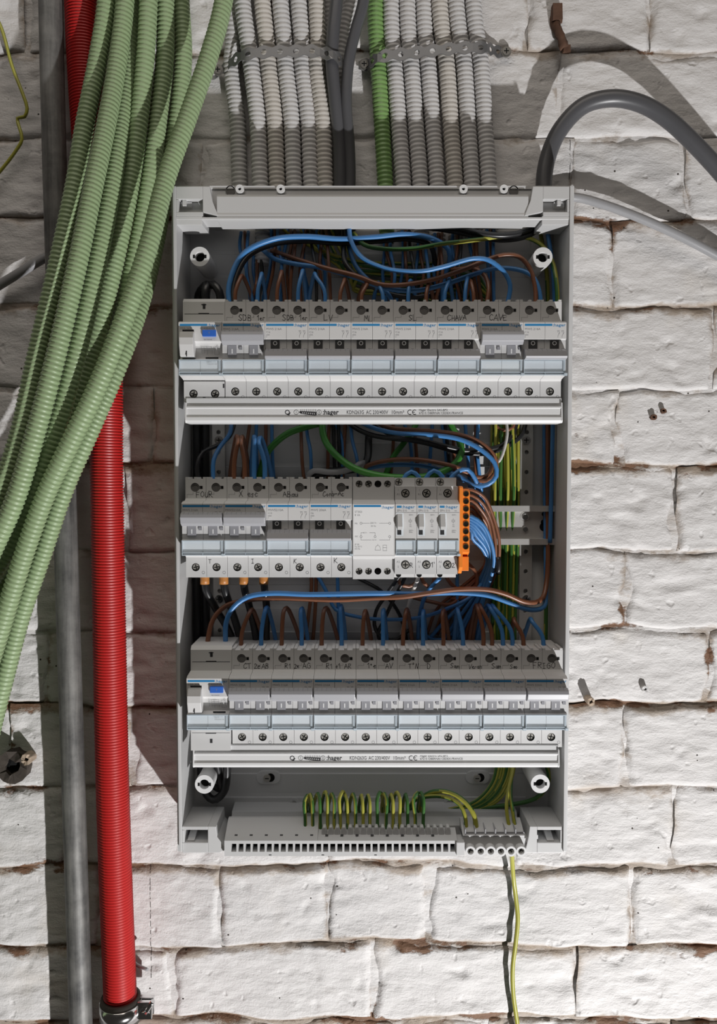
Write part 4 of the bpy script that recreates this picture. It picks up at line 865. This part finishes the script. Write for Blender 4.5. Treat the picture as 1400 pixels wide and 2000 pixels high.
# earth bundle swinging across the back of the top chamber
for k in range(8):
    y = 505+k*9
    wire('gy', 1.5, [(540+k*16, 425, 14), (560+k*15, 455, 16), (612+k*12, y-22, 18), (690, y+random.uniform(-4, 4), 20-k), (780, y+10+random.uniform(-4, 4), 20-k), (870, y+12+k*2, 18-k*.6), (930, y+30+k*3, 16), (958+k*7, 610, 14), (962+k*7, 760, 13), (960+k*7.4, 900, 13), (962+k*7, 1050, 13), (964+k*6, 1210, 13), (968+k*5, 1360, 13), (970+k*5, 1490, 14), (960+k*5, 1530, 17), (928+k*6, 1565, 20), (880, 1580+k*2, 20), (812-k*25, 1590, 21)],
         'green and yellow wire of the earth bundle dropping through all three rows', 'earth bundle')
# wires dropping from every conduit end behind the top row
ends = [(478,475,'shaded white conduit'),(502,522,'white conduit hanging lowest in the box'),(536,455,'white conduit beside the lowest-hanging one'),(568,465,'middle white conduit of the five'),(598,458,'white conduit second from the grey cables'),(628,452,'brown-tinged conduit by the grey cables'),(757,480,'vivid green conduit'),
        (792,473,'white conduit next to the vivid green one'),(824,484,'white conduit second from the vivid green one'),(856,478,'white conduit third from the vivid green one'),(892,472,'brown-stained conduit'),(925,468,'white conduit next but one to the strap screw'),(958,462,'white conduit nearest the outer strap screw')]
for k, (x, y, cn) in enumerate(ends):
    cs = ('blue', 'brown', 'blackw' if k % 3 == 1 else ('blue', 'brown')[k % 2])
    for j, c in enumerate(cs):
        xo = x+(j-1)*7; x2 = x+random.uniform(-16, 20)+(j-1)*9
        wire(c, 1.5, [(xo, y-22, 14), (xo+random.uniform(-3, 3), y+8, 17+4*j), ((xo+x2)/2+random.uniform(-8, 8), (y+600)/2, 24+5*j), (x2, 590, 18+4*j), (x2+random.uniform(-4, 4), 650, 16+3*j)],
             '%s%s wire out of the %s' % ('second ' if j == 2 and c in cs[:2] else '', {'blue': 'blue', 'brown': 'brown', 'blackw': 'black'}[c], cn), 'drops behind the top row')
# loops rising out of the breaker terminals and diving behind the row
def loop(c, x, ya, yb, xa, xe, r, lab, h=50, hb=22, ye=None, group=None):
    wire(c, r, [(x, yb+14, h), (x+.1*(xa-x), yb-.45*(yb-ya), h), (xa-.25*abs(xe-xa)*(1 if xe > x else -1)*.2, ya+6, h-3), (xa+.12*(xe-xa), ya, h-7), (xa+.5*(xe-xa), ya+.28*(yb-ya), h-14), (xe, yb-8, hb+4), (xe+3, (ye or yb+40), hb)], lab, group)
tn = ['first SDB', 'second SDB', 'LV', 'ML', 'SL', 'CHAVA', 'CAVE', 'end']
tl = [(459,470,538,492,'brown'),(503,510,534,518,'blue'),(541,549,530,556,'brown'),(582,590,528,598,'blue'),(635,616,534,604,'blue'),(664,672,545,682,'brown'),(706,716,550,700,'brown'),(748,740,552,730,'blue'),(797,800,548,812,'blue'),(832,836,552,846,'brown'),(868,876,545,884,'blue'),(908,912,542,922,'blue'),(925,920,548,910,'brown')]
for k, (x, xa, ya, xe, c) in enumerate(tl):
    nm = tn[min(7, int((x-433)/84.6))]; sd = 'left' if ((x-433) % 84.6) < 42 else 'right'
    loop(c, x, ya, 592, xa, xe, 1.7, '%s wire looping out of the %s breaker, %s terminal, top row' % (c, nm, sd))
# left wall: heavy black cables
wire('blackw', 3.6, [(404,600,40),(401,568,42),(404,556,38),(397,562,28),(388,575,20),(385,640,15),(384,900,15),(385,1200,15),(390,1420,16),(392,1500,18),(398,1542,22),(416,1562,26),(436,1548,28),(443,1510,30),(441,1470,32)], 'heavy black cable down the box wall, looping at both ends')
wire('blackw', 3.6, [(432,600,40),(428,570,42),(417,556,40),(405,562,32),(402,590,22),(402,660,15),(401,900,14),(402,1200,14),(408,1400,15),(408,1490,17),(420,1535,20),(432,1540,24),(425,1500,28),(418,1460,30)], 'heavy black cable beside the one along the box wall')
# --- chamber between the top and the middle row
wire('greenw', 3.0, [(629,800,22),(631,849,30),(643,874,36),(669,900,42),(697,917,46),(740,929,48),(790,933,48),(837,930,46),(866,920,42),(889,905,36),(901,883,30),(897,861,26),(881,830,22),(872,790,18)], 'thick green cable looping in front of the transformer and relays')
wire('greenw', 3.0, [(500,960,16),(517,894,22),(534,869,26),(563,846,30),(597,834,28),(630,824,24),(660,800,20)], 'thick green cable curving down behind the X esc breaker')
wire('greenw', 2.6, [(818,800,18),(812,829,20),(787,867,22),(768,892,20),(745,950,16)], 'green cable slanting behind the relays')
wire('blue', 2.0, [(660,800,20),(727,835,32),(774,846,40),(837,849,44),(900,859,48),(941,880,50),(966,905,50),(969,930,49),(953,946,47),(925,948,44),(900,932,40),(875,922,38),(850,930,30)], 'blue wire making a big turn beside the orange terminal block')
wire('brown', 2.0, [(690,800,20),(760,835,32),(810,840,38),(853,843,42),(900,850,45),(931,861,46),(957,880,46),(969,901,44),(966,925,40),(950,940,36),(928,936,34)], 'brown wire following the big turn beside the orange terminal block')
wire('blackw', 2.2, [(660,806,16),(693,835,22),(727,850,30),(774,857,36),(820,860,36),(870,872,32),(910,880,28),(957,877,26),(979,870,24),(997,855,20),(1008,826,16),(1010,790,14)], 'black wire sagging across the chamber under the top busbar')
wire('blackw', 2.0, [(700,800,14),(760,848,24),(837,867,30),(900,884,28),(950,886,24),(985,874,20),(1018,850,16),(1030,810,14)], 'second black wire sagging across under the top busbar')
wire('brown', 2.0, [(706,925,24),(715,911,30),(759,899,36),(806,897,40),(853,903,42),(894,914,40),(928,932,36),(950,930,32),(960,915,26),(962,880,18)], 'brown wire arching over the relays from the grey sheathed ring')
wire('blue', 1.9, [(705,930,22),(715,917,26),(774,908,32),(830,911,36),(869,921,38),(900,936,38),(925,949,38),(940,966,36),(944,1000,28)], 'blue wire arching over the relays beneath the brown arch')
wire('greyw', 2.6, [(604,945,24),(603,928,30),(614,919,34),(640,922,34),(668,921,34),(694,912,34),(708,903,30),(705,925,26),(709,940,22)], 'grey sheathed cable end lying across above the Conb-Ac breaker')
wire('blackw', 3.4, [(600,945,20),(625,926,28),(660,920,30),(700,914,28),(716,900,22),(720,850,16)], 'thick black cable lying behind the grey sheathed end')
for k, pts in enumerate(([(787,958,46),(787,936,50),(803,921,50),(818,932,50),(823,958,46)], [(829,958,46),(831,935,50),(847,919,50),(864,931,50),(869,958,46)], [(873,958,46),(878,937,50),(894,921,50),(913,917,48),(928,936,46),(936,962,40),(938,1000,32)])):
    wire('blue', 1.9, pts, ('blue jumper from the R relay to the 1 relay', 'blue jumper from the 1 relay to the 2 relay', 'blue wire from the 2 relay over the orange terminal block')[k])
wire('blue', 1.9, [(417,945,48),(417,900,46),(429,874,40),(449,846,32),(452,810,24)], 'blue wire rising from the FOUR breaker past the steel upright')
wire('blackw', 1.9, [(388,945,48),(386,905,46),(397,883,42),(426,869,36),(449,851,28),(462,810,20)], 'black wire rising from the FOUR breaker past the steel upright')
for k, (c, x, xa, ya, xe) in enumerate((('brown',457,464,852,450),('brown',478,471,853,486),('blue',496,497,853,490),('blue',517,506,855,530))):
    loop(c, x, ya, 938, xa, xe, 2.1, ('brown wire looping out of the X esc breaker, next to the FOUR breaker', 'second brown wire looping out of the X esc breaker', 'blue wire looping out of the X esc breaker', 'second blue wire looping out of the X esc breaker')[k])
bg = [('brown',[(587,800,18),(588,850,22),(590,900,26),(595,950,24)]),('blue',[(596,800,18),(600,850,22),(606,880,26),(608,950,22)]),('blue',[(531,800,14),(531,860,16),(533,910,16),(537,960,15)]),('brown',[(519,800,12),(519,860,14),(514,960,14)]),('blue',[(683,800,16),(688,860,18),(697,897,22),(702,960,18)]),
      ('blackw',[(650,800,12),(652,870,14),(655,960,14)]),('blackw',[(660,800,14),(662,870,15),(663,960,14)]),('blue',[(640,800,12),(668,860,14),(664,960,14)]),('brown',[(676,800,13),(672,870,14),(668,960,13)]),('brown',[(645,800,11),(641,860,13),(640,960,12)]),
      ('blue',[(846,800,12),(842,860,14),(836,960,14)]),('brown',[(806,800,12),(812,870,14),(818,960,13)]),('blue',[(860,800,12),(870,880,14),(876,960,12)]),('blackw',[(866,800,14),(874,870,16),(882,960,14)]),('brown',[(884,800,12),(886,880,13),(890,960,12)]),('blue',[(906,800,14),(914,900,16),(918,960,14)]),('brown',[(930,800,13),(928,900,14),(932,960,13)]),('blue',[(935,800,16),(932,880,18),(940,960,14)]),('brown',[(766,800,12),(768,860,14),(760,960,13)]),('blue',[(778,800,12),(800,860,15),(806,960,14)]),('brown',[(492,800,14),(483,860,15),(470,960,14)]),('blue',[(503,800,14),(500,850,15),(505,960,14)])]
for c, pts in bg:
    wire(c, 1.6, pts, '%s wire hanging down the back between the top and middle rows' % {'blue': 'blue', 'brown': 'brown', 'blackw': 'black'}[c], 'hanging between top and middle rows, '+NM[c])
for k in range(4):
    x = 968+k*11
    wire('gy', 1.6, [(x-2, 790, 16), (x, 850, 20), (x+random.uniform(-3, 3), 950, 20), (x-2, 1050, 14), (x-4, 1120, 16), (x-6, 1220, 14)], 'green and yellow wire standing upright beside the steel rail end', 'upright earth wires by the rail end')
wire('brown', 1.5, [(944,800,14),(980,840,20),(1001,835,20),(1003,800,16)], 'short brown wire turning under the top busbar')
wire('whitew', 1.4, [(985,800,18),(990,850,26),(975,900,30),(966,905,30)], 'short white wire inside the big turn')
# orange terminal block fan
for k in range(6):
    y = 955+k*11.5; o = k*5+random.uniform(-4, 4)
    wire('brown', 1.45, [(907, y, 44-k), (922, y+2-k, 47-k*2), (944-o*.5, y+16, 44-k*2), (962-o*.7, 1010+k*5, 38-k*2), (973-o, 1060+k*5, 32-k*2), (970-o, 1105, 26-k), (950-o*2.2, 1150, 20-k), (925-o*3, 1190, 16-k*.6), (905-o*3, 1240, 14)], 'brown wire fanning out of the orange terminal block', 'brown fan from the orange block')
for k in range(6):
    y = 1008+k*5.4; o = k*6+random.uniform(-7, 7)
    wire('blue', 1.7, [(907, y, 48-k*2), (921, y+1, 50-k*2), (941-o*.6, y+16, 48-k*2), (957-o*.5, 1056+k*3, 43-k*2), (964-o*.4, 1095, 37-k*2), (957-o*.6, 1130, 31-k*2), (946-o*.8, 1160, 25-k), (930-o*2, 1215, 18), (915-o*3, 1270, 15)], 'blue wire fanning out of the orange terminal block', 'blue fan from the orange block')
cable([(972,1088,38),(974,1104,38),(972,1120,36)], 2.4, 'blackw', 'black tape band around the fan of wires', 'tape_band', cat='tape', n=12)
# --- chamber between the middle and the bottom row
wire('brown', 2.2, [(404,1272,42),(406,1250,44),(416,1210,42),(440,1184,39),(484,1172,39),(545,1169,40),(656,1172,42),(730,1168,45),(786,1166,48),(841,1158,49),(897,1151,50),(953,1152,50),(989,1161,48),(1022,1175,44),(1045,1177,40),(1060,1167,34),(1068,1130,26),(1070,1040,20),(1070,900,18),(1070,760,17)], 'thick brown wire running the full width to the bottom row test-button unit')
wire('blue', 2.2, [(441,1272,42),(442,1214,46),(456,1186,46),(484,1166,46),(528,1159,47),(601,1161,47),(740,1159,47),(814,1160,43),(897,1158,43),(953,1163,44),(989,1175,44),(1022,1188,42),(1045,1191,38),(1062,1185,33),(1066,1150,25),(1066,1060,19),(1064,900,13),(1064,760,12)], 'thick blue wire running the full width to the bottom row test-button unit')
bl = [('brown',471,489,1190,516),('blue',510,519,1186,540),('brown',550,556,1187,588),('blue',589,588,1188,602),('brown',628,634,1187,662),('blue',667,665,1183,676),('brown',708,712,1193,726),('blue',748,748,1191,756),('brown',787,793,1190,806),('blue',826,826,1193,832),('brown',866,865,1192,878),('blue',904,894,1189,886),
      ('brown',944,932,1182,916),('brown',961,938,1181,922),('blue',982,956,1182,930),('blue',1001,964,1182,936),('brown',1022,1004,1208,998),('blue',1061,1038,1208,1020)]
bn = ['CT 2e', 'R1 2e', 'R1 +1', '1e', 'TN', 'Veran', 'Sal', 'FRIGO']
seen = {}
for k, (c, x, xa, ya, xe) in enumerate(bl):
    nm = bn[min(7, int((x-439)/82.7))]; key = (c, nm); seen[key] = seen.get(key, 0)+1
    loop(c, x, ya, 1270, xa, xe, 1.9, '%s%s wire looping out of the %s breaker in the bottom row' % ('second ' if seen[key] > 1 else '', c, nm), h=46, hb=16)
CAPN = ['FOUR breaker, outer terminal', 'FOUR breaker, inner terminal', 'X esc breaker, terminal beside FOUR', 'X esc breaker, terminal beside ABau']
for k, (x0, x1) in enumerate(((400,452),(437,468),(476,500),(515,520))):
    xx, yy, zz = W(x0, 1132, 40)
    t = tag(link('wire_connector', MB().tube([(0, 0, 10), (0, 0, -4)], 4.0, n=16).mesh('wire_connector', 'copper'), None, (xx, yy, zz)), 'orange-brown cable cap under the %s' % CAPN[k], 'cap', 'caps under the middle row')
    wire('blackw', 3.3, [(x0, 1136, 40), (x0+2, 1152, 40), (x0+.35*(x1-x0)+4, 1190, 32), (x1, 1245, 22), (x1+6, 1310, 17)], 'thick black cable from the cap under the %s' % CAPN[k], 'cables under the orange-brown caps')
bg = [('brown',[(606,1100,20),(608,1150,18),(600,1220,14),(592,1290,13)]),('brown',[(618,1100,18),(616,1180,16),(608,1290,13)]),('blue',[(612,1110,22),(640,1160,20),(655,1190,20),(700,1205,24),(760,1210,28),(820,1206,30),(870,1190,30),(920,1165,28),(940,1140,24)]),('blue',[(658,1100,20),(660,1160,18),(663,1290,14)]),
      ('blackw',[(690,1125,16),(720,1140,18),(745,1155,16),(780,1200,14),(800,1280,13)]),('blackw',[(789,1112,44),(775,1132,40),(752,1165,32),(735,1192,26),(731,1220,24),(740,1240,22),(770,1250,20),(800,1230,18)]),('blackw',[(797,1112,42),(785,1140,36),(764,1180,28),(748,1215,24),(738,1238,22),(745,1252,20),(775,1256,18)]),
      ('whitew',[(820,1108,44),(816,1130,40),(808,1150,34),(797,1185,26),(786,1230,18),(775,1280,14)]),('brown',[(775,1118,36),(780,1138,36),(798,1146,34),(812,1138,34),(818,1112,38)]),('brown',[(820,1116,36),(826,1136,34),(842,1148,32),(850,1120,34)]),('blue',[(869,1110,44),(858,1130,40),(842,1146,36),(828,1170,30),(818,1210,24),(816,1290,16)]),
      ('blue',[(892,1110,20),(893,1160,20),(893,1290,14)]),('brown',[(866,1118,26),(880,1140,24),(900,1160,20),(880,1180,20),(840,1175,22),(800,1165,20)]),('brown',[(902,1090,26),(930,1120,24),(928,1150,22),(908,1166,20),(880,1170,18)]),('blue',[(826,1170,24),(822,1205,22),(830,1240,20),(850,1250,18),(880,1240,16),(893,1180,16)]),('brown',[(925,1180,18),(912,1230,16),(905,1290,13)]),('brown',[(935,1180,18),(922,1230,16),(914,1290,13)]),('blue',[(940,1182,18),(930,1230,16),(915,1256,14)]),('blue',[(948,1186,18),(936,1236,16),(920,1262,14)])]
for c, pts in bg:
    wire(c, 1.7, pts, '%s wire tangled in the chamber above the bottom row' % {'blue': 'blue', 'brown': 'brown', 'blackw': 'black', 'whitew': 'white'}[c], 'tangle above the bottom row, '+NM[c])
# --- bottom chamber: earth loops into the strip
ORD = 'first second third fourth fifth sixth seventh eighth ninth tenth eleventh twelfth thirteenth fourteenth fifteenth sixteenth seventeenth'.split()
ex = [596,611,626,640,653,664,679,694,709,722,737,754,767,781,796,810,826]
for k, x in enumerate(ex):
    ya = 1549+random.uniform(-3, 5); dx = random.uniform(5, 9)*(1 if k % 5 else -1)
    wire('gy', 1.55, [(x, 1634, 51), (x+random.uniform(-1, 1), 1598, 51), (x+random.uniform(-3, 1), ya+12, 49), (x-dx*.6, ya, 44), (x-dx*1.3, ya+12, 34), (x-dx*1.5, 1586, 25), (x+4, 1600, 17), (x+40, 1604, 14), (min(x+150, 940), 1596, 13)], '%s green and yellow loop in the slotted strip, counted from the arching earth wires' % ORD[len(ex)-1-k], 'earth loops into the strip')
wire('gy', 1.8, [(910,1634,52),(908,1594,52),(897,1571,48),(871,1557,42),(834,1556,36),(806,1566,28),(800,1590,18)], 'green and yellow wire arching into the first clamp of the six-screw terminal')
wire('gy', 2.2, [(931,1634,52),(926,1594,52),(909,1567,48),(880,1549,42),(849,1546,36),(826,1558,28),(816,1590,18)], 'thick green and yellow wire arching into the second clamp of the six-screw terminal')
wire('gy', 1.6, [(998,1634,52),(989,1580,46),(992,1546,38),(1002,1500,28),(1004,1450,18)], 'green and yellow wire rising from the last clamps of the six-screw terminal')
wire('gy', 1.6, [(1009,1634,52),(1001,1585,46),(997,1550,38),(1000,1500,26),(1000,1450,16)], 'second green and yellow wire rising from the last clamps of the six-screw terminal')
